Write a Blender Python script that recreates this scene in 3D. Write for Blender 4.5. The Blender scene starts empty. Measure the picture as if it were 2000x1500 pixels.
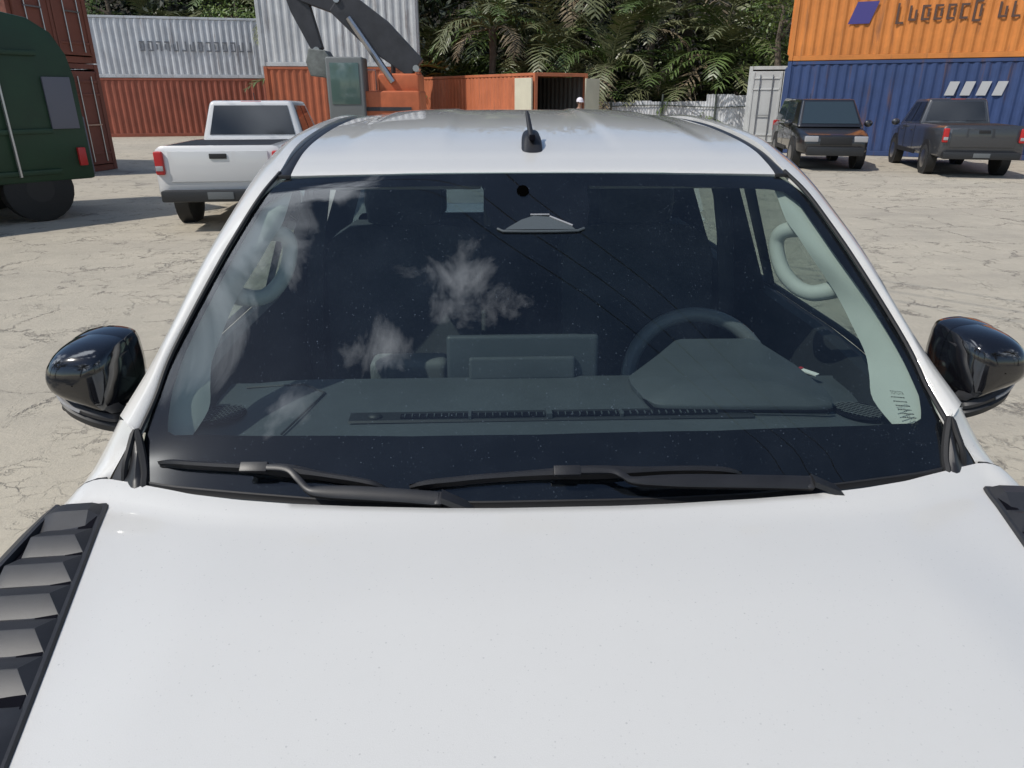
import bpy, bmesh, math, random
import numpy as np
from mathutils import Vector, Matrix, Euler
R=math.radians; PI=math.pi
scn=bpy.context.scene; COL=scn.collection
random.seed(7)
# ------------------------------------------------------------------ camera
CAM=Vector((-.12,-1.242,1.87)); PITCH=22.16; YAW=2.1; FPX=1387.
cd=bpy.data.cameras.new('camera'); cam=bpy.data.objects.new('camera',cd); COL.objects.link(cam)
cam.location=CAM; cam.rotation_euler=(R(90-PITCH),0,R(-YAW))
cd.sensor_width=36; cd.lens=36*FPX/2000; cd.clip_start=.05; cd.clip_end=3000
scn.camera=cam
# ------------------------------------------------------------------ sun and sky
SUN=Vector((-.56,-.28,.79)).normalized()
sl=bpy.data.lights.new('sun','SUN'); sl.energy=3.35; sl.angle=R(.5); sl.color=(1,.95,.875)
so=bpy.data.objects.new('sun',sl); COL.objects.link(so); so.location=SUN*30
so.rotation_euler=SUN.to_track_quat('Z','Y').to_euler()
W=bpy.data.worlds.new('World'); scn.world=W; W.use_nodes=True
nt=W.node_tree; nt.nodes.clear()
def nd(nt,t,**k):
    n=nt.nodes.new(t)
    for a,b in k.items(): setattr(n,a,b)
    return n
wo=nd(nt,'ShaderNodeOutputWorld'); bg=nd(nt,'ShaderNodeBackground'); bg.inputs[1].default_value=.10
sky=nd(nt,'ShaderNodeTexSky',sky_type='NISHITA',sun_disc=False,sun_elevation=math.asin(SUN.z),
       sun_rotation=math.atan2(SUN.x,SUN.y),air_density=1.0,dust_density=.25,ozone_density=2.2)
tc=nd(nt,'ShaderNodeTexCoord')
def mth(nt,op,a,b=None,c=None,clamp=False):
    n=nd(nt,'ShaderNodeMath',operation=op,use_clamp=clamp)
    for i,v in enumerate((a,b,c)):
        if v is None: continue
        if isinstance(v,(int,float)): n.inputs[i].default_value=v
        else: nt.links.new(v,n.inputs[i])
    return n.outputs[0]
nz=nd(nt,'ShaderNodeTexNoise'); nz.inputs['Scale'].default_value=6.5; nz.inputs['Detail'].default_value=9; nz.inputs['Roughness'].default_value=.62; nz.inputs['Distortion'].default_value=.5
mp=nd(nt,'ShaderNodeMapping'); mp.inputs['Scale'].default_value=(1.3,.8,1); mp.inputs['Rotation'].default_value=(0,0,R(-35))
nt.links.new(tc.outputs['Generated'],mp.inputs[0]); nt.links.new(mp.outputs[0],nz.inputs['Vector'])
tot=None
for (x,y,z),w,st in (((-.05,-.03,1),.10,1),((-.08,-.10,.98),.045,1),((-.30,.25,.92),.12,2.2),((-.38,.17,.91),.12,2.2),((-.44,.08,.89),.12,2.2),((-.50,-.02,.86),.09,1.7),((-.22,-.18,.95),.06,1),((-.36,-.24,.9),.06,1),((-.8,.1,.5),.3,1),((.75,-.5,.45),.3,1),((-.2,-.85,.45),.3,1)):
    v=Vector((x,y,z)).normalized()
    d=nd(nt,'ShaderNodeVectorMath',operation='DISTANCE'); nt.links.new(tc.outputs['Generated'],d.inputs[0]); d.inputs[1].default_value=v
    m=mth(nt,'MULTIPLY',mth(nt,'SUBTRACT',1,mth(nt,'DIVIDE',d.outputs['Value'],w*1.5),clamp=True),st)
    tot=m if tot is None else mth(nt,'MAXIMUM',tot,m)
cl=mth(nt,'MULTIPLY',mth(nt,'SUBTRACT',mth(nt,'ADD',nz.outputs['Fac'],mth(nt,'MULTIPLY',tot,.30)),.62),4.2,clamp=True)
cl=mth(nt,'MULTIPLY',cl,mth(nt,'MINIMUM',mth(nt,'MULTIPLY',tot,5),1),clamp=True)
mx=nd(nt,'ShaderNodeMixRGB'); nt.links.new(cl,mx.inputs[0]); nt.links.new(sky.outputs[0],mx.inputs[1]); mx.inputs[2].default_value=(25,27,30,1)
nt.links.new(mx.outputs[0],bg.inputs[0]); nt.links.new(bg.outputs[0],wo.inputs[0])
vs=scn.view_settings; vs.view_transform='Standard'; vs.look='None'; vs.exposure=0; vs.gamma=1; vs.use_curve_mapping=False
scn.render.engine='CYCLES'
try:
    scn.cycles.use_denoising=True; scn.cycles.max_bounces=8; scn.cycles.transparent_max_bounces=16; scn.cycles.caustics_reflective=False
except Exception: pass
# ------------------------------------------------------------------ materials
def mat(name,col,rough=.5,metal=0,coat=0,coat_rough=.03,spec=.5,noise=None,bump=None,sheen=0):
    """noise=(scale, amount) colour variation; bump=(scale, strength)"""
    m=bpy.data.materials.new(name); m.use_nodes=True; t=m.node_tree; p=t.nodes['Principled BSDF']
    p.inputs['Base Color'].default_value=(*col,1); p.inputs['Roughness'].default_value=rough; p.inputs['Metallic'].default_value=metal
    p.inputs['Coat Weight'].default_value=coat; p.inputs['Coat Roughness'].default_value=coat_rough; p.inputs['Specular IOR Level'].default_value=spec
    co=nd(t,'ShaderNodeTexCoord')
    if noise:
        n=nd(t,'ShaderNodeTexNoise'); n.inputs['Scale'].default_value=noise[0]; n.inputs['Detail'].default_value=6; n.inputs['Roughness'].default_value=.65
        t.links.new(co.outputs['Object'],n.inputs['Vector'])
        r=nd(t,'ShaderNodeMixRGB',blend_type='MULTIPLY'); r.inputs[1].default_value=(*col,1); r.inputs[0].default_value=1
        rr=nd(t,'ShaderNodeMapRange'); rr.inputs['From Min'].default_value=.3; rr.inputs['From Max'].default_value=.7
        rr.inputs['To Min'].default_value=1-noise[1]; rr.inputs['To Max'].default_value=1+noise[1]
        t.links.new(n.outputs['Fac'],rr.inputs['Value']); t.links.new(rr.outputs[0],r.inputs[2]); t.links.new(r.outputs[0],p.inputs['Base Color'])
    if bump:
        n=nd(t,'ShaderNodeTexNoise'); n.inputs['Scale'].default_value=bump[0]; n.inputs['Detail'].default_value=4
        t.links.new(co.outputs['Object'],n.inputs['Vector'])
        b=nd(t,'ShaderNodeBump'); b.inputs['Strength'].default_value=bump[1]; b.inputs['Distance'].default_value=.6/bump[0]
        t.links.new(n.outputs['Fac'],b.inputs['Height']); t.links.new(b.outputs[0],p.inputs['Normal'])
    return m
def paint_mat():
    m=mat('white_pearl_paint',(.66,.66,.66),.42,coat=1,coat_rough=.02); t=m.node_tree; p=t.nodes['Principled BSDF']
    co=nd(t,'ShaderNodeTexCoord')
    # dried water spots and dust specks
    v=nd(t,'ShaderNodeTexVoronoi'); v.inputs['Scale'].default_value=62; v.inputs['Randomness'].default_value=1
    t.links.new(co.outputs['Object'],v.inputs['Vector'])
    sp=mth(t,'LESS_THAN',v.outputs['Distance'],.085)
    wn=nd(t,'ShaderNodeTexWhiteNoise'); t.links.new(v.outputs['Position'],wn.inputs['Vector'])
    sp=mth(t,'MULTIPLY',sp,mth(t,'MULTIPLY',mth(t,'POWER',wn.outputs['Value'],2),.50))
    n=nd(t,'ShaderNodeTexNoise'); n.inputs['Scale'].default_value=5; n.inputs['Detail'].default_value=8; n.inputs['Roughness'].default_value=.7
    t.links.new(co.outputs['Object'],n.inputs['Vector'])
    v3=nd(t,'ShaderNodeTexVoronoi'); v3.inputs['Scale'].default_value=170; t.links.new(co.outputs['Object'],v3.inputs['Vector'])
    w3=nd(t,'ShaderNodeTexWhiteNoise'); t.links.new(v3.outputs['Position'],w3.inputs['Vector'])
    sp=mth(t,'MAXIMUM',sp,mth(t,'MULTIPLY',mth(t,'LESS_THAN',v3.outputs['Distance'],.16),mth(t,'MULTIPLY',mth(t,'POWER',w3.outputs['Value'],3),.34)))
    f=mth(t,'ADD',sp,mth(t,'MULTIPLY',n.outputs['Fac'],.10),clamp=True)
    mx=nd(t,'ShaderNodeMixRGB'); t.links.new(f,mx.inputs[0]); mx.inputs[1].default_value=(.672,.660,.628,1); mx.inputs[2].default_value=(.34,.34,.33,1)
    t.links.new(mx.outputs[0],p.inputs['Base Color'])
    # pearl flakes: tiny random normals on the base coat
    v2=nd(t,'ShaderNodeTexVoronoi'); v2.inputs['Scale'].default_value=900; t.links.new(co.outputs['Object'],v2.inputs['Vector'])
    b=nd(t,'ShaderNodeBump'); b.inputs['Strength'].default_value=.45; b.inputs['Distance'].default_value=.0003
    t.links.new(v2.outputs['Color'],b.inputs['Height']); t.links.new(b.outputs[0],p.inputs['Normal'])
    p.inputs['Coat Roughness'].default_value=.035
    return m
def glass_mat(name,tint,dust=.0,boost=1.5):
    m=bpy.data.materials.new(name); m.use_nodes=True; t=m.node_tree; t.nodes.clear()
    o=nd(t,'ShaderNodeOutputMaterial'); tr=nd(t,'ShaderNodeBsdfTransparent'); tr.inputs[0].default_value=(*tint,1)
    gl=nd(t,'ShaderNodeBsdfGlossy'); gl.inputs['Roughness'].default_value=.0; gl.inputs[0].default_value=(1,1,1,1)
    ge=nd(t,'ShaderNodeNewGeometry'); ior=mth(t,'MULTIPLY_ADD',ge.outputs['Backfacing'],1/1.52-1.52,1.52)
    fr=nd(t,'ShaderNodeFresnel'); t.links.new(ior,fr.inputs['IOR'])
    f=mth(t,'MULTIPLY',fr.outputs[0],boost,clamp=True)
    ms=nd(t,'ShaderNodeMixShader'); t.links.new(f,ms.inputs[0]); t.links.new(tr.outputs[0],ms.inputs[1]); t.links.new(gl.outputs[0],ms.inputs[2])
    out=ms.outputs[0]
    if dust:
        co=nd(t,'ShaderNodeTexCoord'); n=nd(t,'ShaderNodeTexNoise'); n.inputs['Scale'].default_value=9; n.inputs['Detail'].default_value=8
        t.links.new(co.outputs['Object'],n.inputs['Vector'])
        v=nd(t,'ShaderNodeTexVoronoi'); v.inputs['Scale'].default_value=150; t.links.new(co.outputs['Object'],v.inputs['Vector'])
        sp=mth(t,'LESS_THAN',v.outputs['Distance'],.16)
        wn=nd(t,'ShaderNodeTexWhiteNoise'); t.links.new(v.outputs['Position'],wn.inputs['Vector'])
        sp=mth(t,'MULTIPLY',sp,mth(t,'MULTIPLY',mth(t,'POWER',wn.outputs['Value'],4),.16))
        # dust film in random patches, its blue tint painting haze over the glass
        df=nd(t,'ShaderNodeBsdfDiffuse'); df.inputs[0].default_value=(.43,.55,.70,1)
        fac=mth(t,'ADD',mth(t,'MULTIPLY',mth(t,'POWER',n.outputs['Fac'],2),dust*2.6),sp)
        m2=nd(t,'ShaderNodeMixShader'); t.links.new(fac,m2.inputs[0]); t.links.new(out,m2.inputs[1]); t.links.new(df.outputs[0],m2.inputs[2]); out=m2.outputs[0]
        g2=nd(t,'ShaderNodeBsdfGlossy'); g2.inputs['Roughness'].default_value=.15; g2.inputs[0].default_value=(.9,.95,1,1)
        m3=nd(t,'ShaderNodeMixShader'); m3.inputs[0].default_value=.0007; t.links.new(out,m3.inputs[1]); t.links.new(g2.outputs[0],m3.inputs[2]); out=m3.outputs[0]
    t.links.new(out,o.inputs[0]); return m
PAINT=paint_mat()
GLASS=glass_mat('windshield_glass',(.72,.80,.77),dust=.009,boost=1.3)
SIDEGLASS=glass_mat('side_glass',(.68,.78,.74),boost=1.5)
DARKGLASS=mat('dark_window',(.012,.014,.018),.06,spec=.6)
FRIT=mat('black_ceramic',(.006,.006,.009),.9,spec=.05)
PLAST=mat('black_plastic',(.019,.020,.022),.48,noise=(60,.18),bump=(900,.25))
PLAST2=mat('satin_black_plastic',(.017,.017,.019),.42,noise=(14,.2),bump=(700,.12))
VENTP=mat('grained_black_plastic',(.030,.030,.033),.46,noise=(25,.16),bump=(1100,.35))
RUBBER=mat('rubber',(.014,.014,.015),.6)
GLOSSB=mat('gloss_black',(.006,.006,.008),.12,coat=1,coat_rough=.015,noise=(6,.3))
DASH=mat('dash_plastic',(.066,.076,.086),.62,noise=(7,.12),bump=(1300,.3),spec=.35)
DASHD=mat('dark_dash_plastic',(.016,.018,.021),.55)
TRIM=mat('light_grey_trim',(.44,.455,.43),.7,noise=(9,.05),bump=(900,.15))
SEAT=mat('seat_fabric',(.045,.049,.057),.85,noise=(50,.2),bump=(500,.4))
HEAD=mat('headliner',(.20,.205,.20),.9)
CABIN=mat('cabin_dark',(.02,.021,.024),.8)
CHROME=mat('mirror_chrome',(.8,.8,.8),.04,metal=1)
STEEL=mat('bright_steel',(.45,.45,.46),.3,metal=1)
WHITEP=mat('white_plastic',(.75,.75,.73),.5)
RED=mat('red_plastic',(.45,.02,.02),.35)
LAMP=mat('clear_lamp',(.35,.35,.36),.12,coat=1)
TYRE=mat('tyre_rubber',(.02,.02,.02),.8,bump=(40,.4))
RIM=mat('wheel_alloy',(.35,.35,.36),.3,metal=1)
# ------------------------------------------------------------------ mesh helpers
def tag(o,label=None,cat=None,group=None,kind=None):
    if label: o['label']=label
    if cat: o['category']=cat
    if group: o['group']=group
    if kind: o['kind']=kind
    return o
def empty(name,loc=(0,0,0),rz=0,**k):
    o=bpy.data.objects.new(name,None); COL.objects.link(o); o.location=loc; o.rotation_euler=(0,0,rz); o.empty_display_size=.3
    return tag(o,**k)
class MB:
    def __init__(s): s.v=[]; s.f=[]; s.mi=[]; s.cur=0
    def add(s,vs,fs):
        b=len(s.v); s.v+= [tuple(map(float,p)) for p in vs]; s.f+=[tuple(b+i for i in f) for f in fs]; s.mi+=[s.cur]*len(fs); return s
    def loft(s,rows,closed=False,caps=False,flip=False):
        n=len(rows[0]); vs=[p for r in rows for p in r]; fs=[]
        for i in range(len(rows)-1):
            for j in range(n if closed else n-1):
                k=(j+1)%n; f=(i*n+j,i*n+k,(i+1)*n+k,(i+1)*n+j); fs.append(f[::-1] if flip else f)
        if caps:
            a=tuple(range(n)); b=tuple((len(rows)-1)*n+j for j in range(n)); fs.append(a if flip else a[::-1]); fs.append(b[::-1] if flip else b)
        return s.add(vs,fs)
    def box(s,c,d,rz=0,rx=0,ry=0,taper=1):
        M=Matrix.Translation(c)@Euler((rx,ry,rz)).to_matrix().to_4x4(); x,y,z=[q/2 for q in d]
        vs=[M@Vector((a*x*(taper if e>0 else 1),b*y*(taper if e>0 else 1),e*z)) for e in (-1,1) for b in (-1,1) for a in (-1,1)]
        return s.add(vs,[(0,2,3,1),(4,5,7,6),(0,1,5,4),(2,6,7,3),(0,4,6,2),(1,3,7,5)])
    def tube(s,pts,r,seg=8,caps=True,flat=None):
        pts=[Vector(p) for p in pts]; rows=[]; n=len(pts); rr=r if isinstance(r,(list,tuple)) else [r]*n
        up=None
        for i,p in enumerate(pts):
            t=(pts[min(i+1,n-1)]-pts[max(i-1,0)]).normalized()
            if up is None: up=Vector((0,0,1)) if abs(t.z)<.9 else Vector((1,0,0))
            a=t.cross(up).normalized(); b=a.cross(t).normalized(); up=b
            k=flat or 1
            rows.append([p+a*math.cos(2*PI*j/seg)*rr[i]+b*math.sin(2*PI*j/seg)*rr[i]*k for j in range(seg)])
        return s.loft(rows,closed=True,caps=caps)
    def prism(s,poly,vec):
        n=len(poly); v=Vector(vec); vs=[Vector(p) for p in poly]+[Vector(p)+v for p in poly]
        return s.add(vs,[tuple(range(n))[::-1],tuple(range(n,2*n))]+[(i,(i+1)%n,n+(i+1)%n,n+i) for i in range(n)])
    def ell(s,c,r,nu=14,nv=10,rz=0):
        M=Matrix.Translation(c)@Matrix.Rotation(rz,4,'Z')
        rows=[[M@Vector((r[0]*math.cos(2*PI*j/nu)*math.sin(PI*i/nv),r[1]*math.sin(2*PI*j/nu)*math.sin(PI*i/nv),r[2]*math.cos(PI*i/nv))) for j in range(nu)] for i in range(nv+1)]
        return s.loft(rows,closed=True,flip=True)
    def mesh(s,name,mats,smooth=35,weld=True,bevel=0,bseg=2):
        me=bpy.data.meshes.new(name); me.from_pydata(s.v,[],s.f)
        ms=mats if isinstance(mats,(list,tuple)) else [mats]
        for m in ms: me.materials.append(m)
        me.polygons.foreach_set('material_index',s.mi); me.update()
        bm=bmesh.new(); bm.from_mesh(me)
        if weld: bmesh.ops.remove_doubles(bm,verts=bm.verts,dist=1e-5)
        bmesh.ops.recalc_face_normals(bm,faces=bm.faces) if weld else None
        if bevel:
            es=[e for e in bm.edges if len(e.link_faces)==2 and e.calc_face_angle(0)>.5]
            bmesh.ops.bevel(bm,geom=es,offset=bevel,segments=bseg,affect='EDGES',profile=.6,clamp_overlap=True)
        bm.to_mesh(me); bm.free()
        if smooth:
            me.polygons.foreach_set('use_smooth',[True]*len(me.polygons))
            me.set_sharp_from_angle(angle=R(smooth))
        me.update(); return me
    def build(s,name,mats,parent=None,loc=None,rz=0,label=None,cat=None,group=None,kind=None,**k):
        o=bpy.data.objects.new(name,s.mesh(name,mats,**k)); COL.objects.link(o)
        if parent: o.parent=parent
        if loc: o.location=loc
        if rz: o.rotation_euler=(0,0,rz)
        return tag(o,label,cat,group,kind)
def copy_tree(o,parent=None):
    c=o.copy(); COL.objects.link(c); c.parent=parent
    for ch in list(o.children): copy_tree(ch,c)
    return c
def cr(P,n):
    """Catmull-Rom resample of a point list into n+1 points"""
    P=[Vector(p) for p in P]; out=[]; m=len(P)-1
    for k in range(n+1):
        x=k/n*m; i=min(int(x),m-1); t=x-i
        a,b,c,d=P[max(i-1,0)],P[i],P[i+1],P[min(i+2,m)]
        if i==0: a=b*2-c
        if i+2>m: d=c*2-b
        out.append(.5*((2*b)+(c-a)*t+(2*a-5*b+4*c-d)*t*t+(3*b-a-3*c+d)*t**3))
    return out
def mir(p,s): return (p[0]*s,p[1],p[2])
def sst(a,b,x):
    t=min(1,max(0,(x-a)/(b-a))); return t*t*(3-2*t)
# ================================================================== SETTING
def ground_mat():
    m=mat('cracked_dry_ground',(.36,.33,.28),.92); t=m.node_tree; p=t.nodes['Principled BSDF']
    co=nd(t,'ShaderNodeTexCoord')
    def noise(s,d=8,r=.6):
        n=nd(t,'ShaderNodeTexNoise'); n.inputs['Scale'].default_value=s; n.inputs['Detail'].default_value=d; n.inputs['Roughness'].default_value=r
        t.links.new(co.outputs['Object'],n.inputs['Vector']); return n
    big=noise(.35,6,.65); mid=noise(2.2,9,.7); fine=noise(30,6,.7); dis=noise(1.6,6,.7)
    def cracks(scale,width,distort):
        ad=nd(t,'ShaderNodeVectorMath',operation='MULTIPLY_ADD'); ad.inputs[1].default_value=(distort,)*3
        t.links.new(dis.outputs['Color'],ad.inputs[0]); t.links.new(co.outputs['Object'],ad.inputs[2])
        v=nd(t,'ShaderNodeTexVoronoi',feature='DISTANCE_TO_EDGE'); v.inputs['Scale'].default_value=scale
        t.links.new(ad.outputs[0],v.inputs['Vector'])
        r=nd(t,'ShaderNodeMapRange'); r.inputs['From Min'].default_value=0; r.inputs['From Max'].default_value=width; r.inputs['To Min'].default_value=1; r.inputs['To Max'].default_value=0
        t.links.new(v.outputs['Distance'],r.inputs['Value']); return r.outputs[0]
    m1=nd(t,'ShaderNodeMapRange'); m1.inputs['From Min'].default_value=.45; m1.inputs['From Max'].default_value=.56; t.links.new(mid.outputs['Fac'],m1.inputs['Value'])
    m2=nd(t,'ShaderNodeMapRange'); m2.inputs['From Min'].default_value=.42; m2.inputs['From Max'].default_value=.58; t.links.new(big.outputs['Fac'],m2.inputs['Value'])
    c3=mth(t,'MULTIPLY',mth(t,'MULTIPLY',cracks(6.5,.05,.35),m1.outputs[0]),mth(t,'MULTIPLY',m2.outputs[0],.6))
    c=mth(t,'MAXIMUM',c3,mth(t,'MAXIMUM',mth(t,'MULTIPLY',cracks(1.1,.030,.9),m1.outputs[0]),mth(t,'MULTIPLY',mth(t,'MULTIPLY',cracks(2.7,.040,.7),m1.outputs[0]),m2.outputs[0])))
    tr=noise(.9,3,.5)
    ramp=nd(t,'ShaderNodeValToRGB'); e=ramp.color_ramp.elements; e[0].position=.30; e[0].color=(.31,.283,.232,1); e[1].position=.68; e[1].color=(.545,.49,.385,1)
    x=e.new(.5); x.color=(.45,.405,.325,1)
    t.links.new(mth(t,'ADD',mth(t,'MULTIPLY',big.outputs['Fac'],.45),mth(t,'ADD',mth(t,'MULTIPLY',mid.outputs['Fac'],.35),mth(t,'MULTIPLY',fine.outputs['Fac'],.2))),ramp.inputs[0])
    mx=nd(t,'ShaderNodeMixRGB'); mx.inputs[2].default_value=(.10,.09,.08,1); t.links.new(mth(t,'MULTIPLY',c,.75),mx.inputs[0]); t.links.new(ramp.outputs[0],mx.inputs[1])
    mp2=nd(t,'ShaderNodeMapping'); mp2.inputs['Rotation'].default_value=(0,0,R(28)); mp2.inputs['Scale'].default_value=(.05,1.1,1); t.links.new(co.outputs['Object'],mp2.inputs[0])
    st=nd(t,'ShaderNodeTexNoise'); st.inputs['Scale'].default_value=1.0; st.inputs['Detail'].default_value=5; st.inputs['Distortion'].default_value=.6; t.links.new(mp2.outputs[0],st.inputs['Vector'])
    sr=nd(t,'ShaderNodeMapRange'); sr.inputs['From Min'].default_value=.48; sr.inputs['From Max'].default_value=.70; sr.inputs['To Max'].default_value=.28; t.links.new(st.outputs['Fac'],sr.inputs['Value'])
    mx0=mx; mx=nd(t,'ShaderNodeMixRGB'); mx.inputs[2].default_value=(.22,.20,.175,1); t.links.new(sr.outputs[0],mx.inputs[0]); t.links.new(mx0.outputs[0],mx.inputs[1])
    oil=noise(.55,4,.6); orr=nd(t,'ShaderNodeMapRange'); orr.inputs['From Min'].default_value=.66; orr.inputs['From Max'].default_value=.72; orr.inputs['To Max'].default_value=.5; t.links.new(oil.outputs['Fac'],orr.inputs['Value'])
    mx1=mx; mx=nd(t,'ShaderNodeMixRGB'); mx.inputs[2].default_value=(.15,.135,.12,1); t.links.new(orr.outputs[0],mx.inputs[0]); t.links.new(mx1.outputs[0],mx.inputs[1])
    t.links.new(mx.outputs[0],p.inputs['Base Color'])
    h=mth(t,'SUBTRACT',mth(t,'ADD',mth(t,'MULTIPLY',mid.outputs['Fac'],.6),mth(t,'MULTIPLY',fine.outputs['Fac'],.25)),mth(t,'MULTIPLY',c,.35))
    b=nd(t,'ShaderNodeBump'); b.inputs['Strength'].default_value=.6; b.inputs['Distance'].default_value=.05
    t.links.new(h,b.inputs['Height']); t.links.new(b.outputs[0],p.inputs['Normal'])
    return m
MB().add([(-600,-600,0),(600,-600,0),(600,600,0),(-600,600,0)],[(0,1,2,3)]).build('ground',ground_mat(),smooth=0,kind='structure')
# dark backdrop slope added behind the trees, keeping gaps black and hiding sky
SOIL=mat('backdrop_dark_soil',(.030,.026,.018),.95,noise=(.8,.4))
def backdrop_slope():
    b=MB(); rows=[]
    for i in range(13):
        t=i/12; row=[]
        for j in range(61):
            x=-75+j*2.5; y=42+t*30+2*math.sin(x*.13); z=-.1+16*sst(0,.8,t)+.6*math.sin(x*.4+i)*t
            row.append((x,y,z))
        rows.append(row)
    b.loft(rows).build('backdrop_slope',SOIL,kind='structure')
backdrop_slope()
# ------------------------------------------------------------------ containers
def worn(name,col):
    m=mat(name,col,.55,noise=(1.1,.18)); t=m.node_tree; p=t.nodes['Principled BSDF']; co=nd(t,'ShaderNodeTexCoord')
    mp=nd(t,'ShaderNodeMapping'); mp.inputs['Scale'].default_value=(3.2,3.2,.35); t.links.new(co.outputs['Object'],mp.inputs[0])
    n=nd(t,'ShaderNodeTexNoise'); n.inputs['Scale'].default_value=1.3; n.inputs['Detail'].default_value=7; n.inputs['Roughness'].default_value=.7; t.links.new(mp.outputs[0],n.inputs['Vector'])
    r=nd(t,'ShaderNodeMapRange'); r.inputs['From Min'].default_value=.56; r.inputs['From Max'].default_value=.72; r.inputs['To Max'].default_value=.75; t.links.new(n.outputs['Fac'],r.inputs['Value'])
    old=p.inputs['Base Color'].links[0].from_socket; mx=nd(t,'ShaderNodeMixRGB'); mx.inputs[2].default_value=(.13,.065,.04,1)
    t.links.new(r.outputs[0],mx.inputs[0]); t.links.new(old,mx.inputs[1]); t.links.new(mx.outputs[0],p.inputs['Base Color']); return m
def container(name,label,loc,rz,L,H,col,endcol=None,group=None,opened=False,up=0,cat='shipping container',doors=True):
    """origin: corner at door end; body extends +y by L and +x by 2.44"""
    Wd=2.44; e=empty(name,(loc[0],loc[1],up),rz,label=label,cat=cat,group=group)
    m=worn(name+'_paint',col); em=mat(name+'_door_paint',endcol or col,.55,noise=(1.3,.10))
    dk=mat(name+'_inside',(.10,.10,.095),.8,noise=(1,.2))
    b=MB(); P=.278; D=.036
    def corr(a0,a1,fn):
        n=max(1,round((a1-a0)/P)); p=(a1-a0)/n; pts=[]
        for i in range(n):
            s=a0+i*p
            pts+=[(s,0),(s+p*.26,0),(s+p*.5,D),(s+p*.76,D)]
        pts.append((a1,0))
        return [fn(a,d) for a,d in pts]
    z0,z1=.16,H-.12
    for sx,x in ((1,.02),(-1,Wd-.02)):
        for k,mi in ((0,0),(1,1)):
            b.cur=mi; off=.004*k*sx
            lo=corr(.06,L-.06,lambda a,d:(x+sx*d+off,a,z0)); b.loft([lo,[(p[0],p[1],z1) for p in lo]])
    b.cur=0; lo=corr(.06,Wd-.06,lambda a,d:(a,L-.02-d,z0)); b.loft([lo,[(p[0],p[1],z1) for p in lo]])
    lo=corr(.06,L-.06,lambda a,d:(.04,a,H-.045-d*.6)); b.loft([lo,[(Wd-.04,p[1],p[2]) for p in lo]])
    b.cur=1; b.box((Wd/2,L/2,.14),(Wd-.08,L-.08,.03))
    b.build('walls',[m,dk],e,smooth=0,weld=False)
    f=MB()
    for x in (.06,Wd-.06):
        for y in (.06,L-.06): f.box((x,y,H/2),(.13,.13,H-.02))
        f.box((x,L/2,H-.06),(.09,L-.26,.10)); f.box((x,L/2,.08),(.10,L-.26,.15))
    for y in (.06,L-.06): f.box((Wd/2,y,H-.065),(Wd-.26,.11,.12)); f.box((Wd/2,y,.08),(Wd-.26,.11,.15))
    f.build('frame',m,e,smooth=0,bevel=.008,bseg=1)
    if doors:
        for s,(hx,ang) in enumerate(((.12,-(PI+.0) if opened else 0),(Wd-.12,R(112) if opened else 0))):
            d=MB(); w=1.09; sg=1 if s==0 else -1
            d.box((sg*w/2,0,H/2),(w,.05,H-.36))
            for zz in (.45,H*.72,H-.42): d.box((sg*w/2,-.035,zz),(w-.1,.03,.06))
            d.box((sg*.05,-.035,H/2),(.08,.03,H-.42)); d.box((sg*(w-.05),-.035,H/2),(.08,.03,H-.42))
            do=d.build('door',em,e,loc=((-.115 if opened and s==0 else hx),(.03 if opened and s==0 else -.03),0),smooth=0,bevel=.006,bseg=1)
            r=MB()
            for q in (.3,.75): r.tube([(sg*q,-.07,.25),(sg*q,-.07,H-.3)],.017,6)
            r.box((sg*.5,-.08,1.15),(.5,.02,.03))
            r.build('lock_bar',STEEL,do)
            if opened:
                do.rotation_euler=(0,0,R(90) if s==0 else R(202))
    return e
oc=container('shipping_container','rust orange container with one end standing open and beige doors, behind the truck roof',(1.73,26.6),R(31.3),12.19,2.62,(.50,.155,.07),(.60,.57,.44),opened=True)
container('shipping_container','orange container stacked on top of the dark blue container at the right',(11.18,26.48),R(-118.4),12.19,2.9,(.62,.215,.045),up=2.905)
container('shipping_container','dark blue container under the orange one, behind two dark vehicles',(11.18,26.48),R(-118.4),12.19,2.9,(.035,.065,.17))
container('shipping_container','off-white container standing at the left end of the dark blue container',(9.85,27.5),R(-20),6.06,2.86,(.52,.53,.52))
container('shipping_container','brown red container at ground level behind the green truck at far left',(-10.7,16.9),R(90-14),12.19,2.6,(.19,.065,.045),group=None)
container('shipping_container','brown red container stacked above another one behind the green truck at far left',(-10.7,16.9),R(90-14),12.19,2.6,(.21,.07,.045),up=2.605)
container('shipping_container','brick red container under the pale grey one, behind the parked white pickup',(-9.0,37.0),R(90+12),12.19,2.6,(.30,.085,.05))
container('shipping_container','pale grey container with dark lettering, resting on a brick red one',(-9.0,37.0),R(90+12),12.19,2.6,(.52,.54,.56),up=2.605)
container('shipping_container','red orange container standing behind the orange excavator',(-2.7,30.0),R(90+4),6.06,2.9,(.42,.12,.055))
container('shipping_container','off-white container on the red orange one, behind the dark excavator boom',(-2.75,30.0),R(90+4),6.06,2.9,(.55,.56,.56),up=2.905)
# markings on the containers: round mark and dark lettering that cannot be read, as real painted patches
BLUEMK=mat('violet_blue_mark',(.06,.05,.22),.5); BROWNMK=mat('dark_lettering',(.10,.055,.04),.5); GREYMK=mat('grey_lettering',(.16,.17,.19),.5); PALEMK=mat('pale_mark',(.5,.5,.5),.5)
def on_side(cont,pts_boxes,m,nm):
    b=MB()
    for (y,z,w,h,sk) in pts_boxes:
        b.prism([(-.020,y-w/2-sk,z-h/2),(-.020,y+w/2-sk,z-h/2),(-.020,y+w/2+sk,z+h/2),(-.020,y-w/2+sk,z+h/2)],(.012,0,0))
    return b.build(nm,m,cont,smooth=0)
conts=[o for o in COL.objects if o.name.startswith('shipping_container')]
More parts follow.
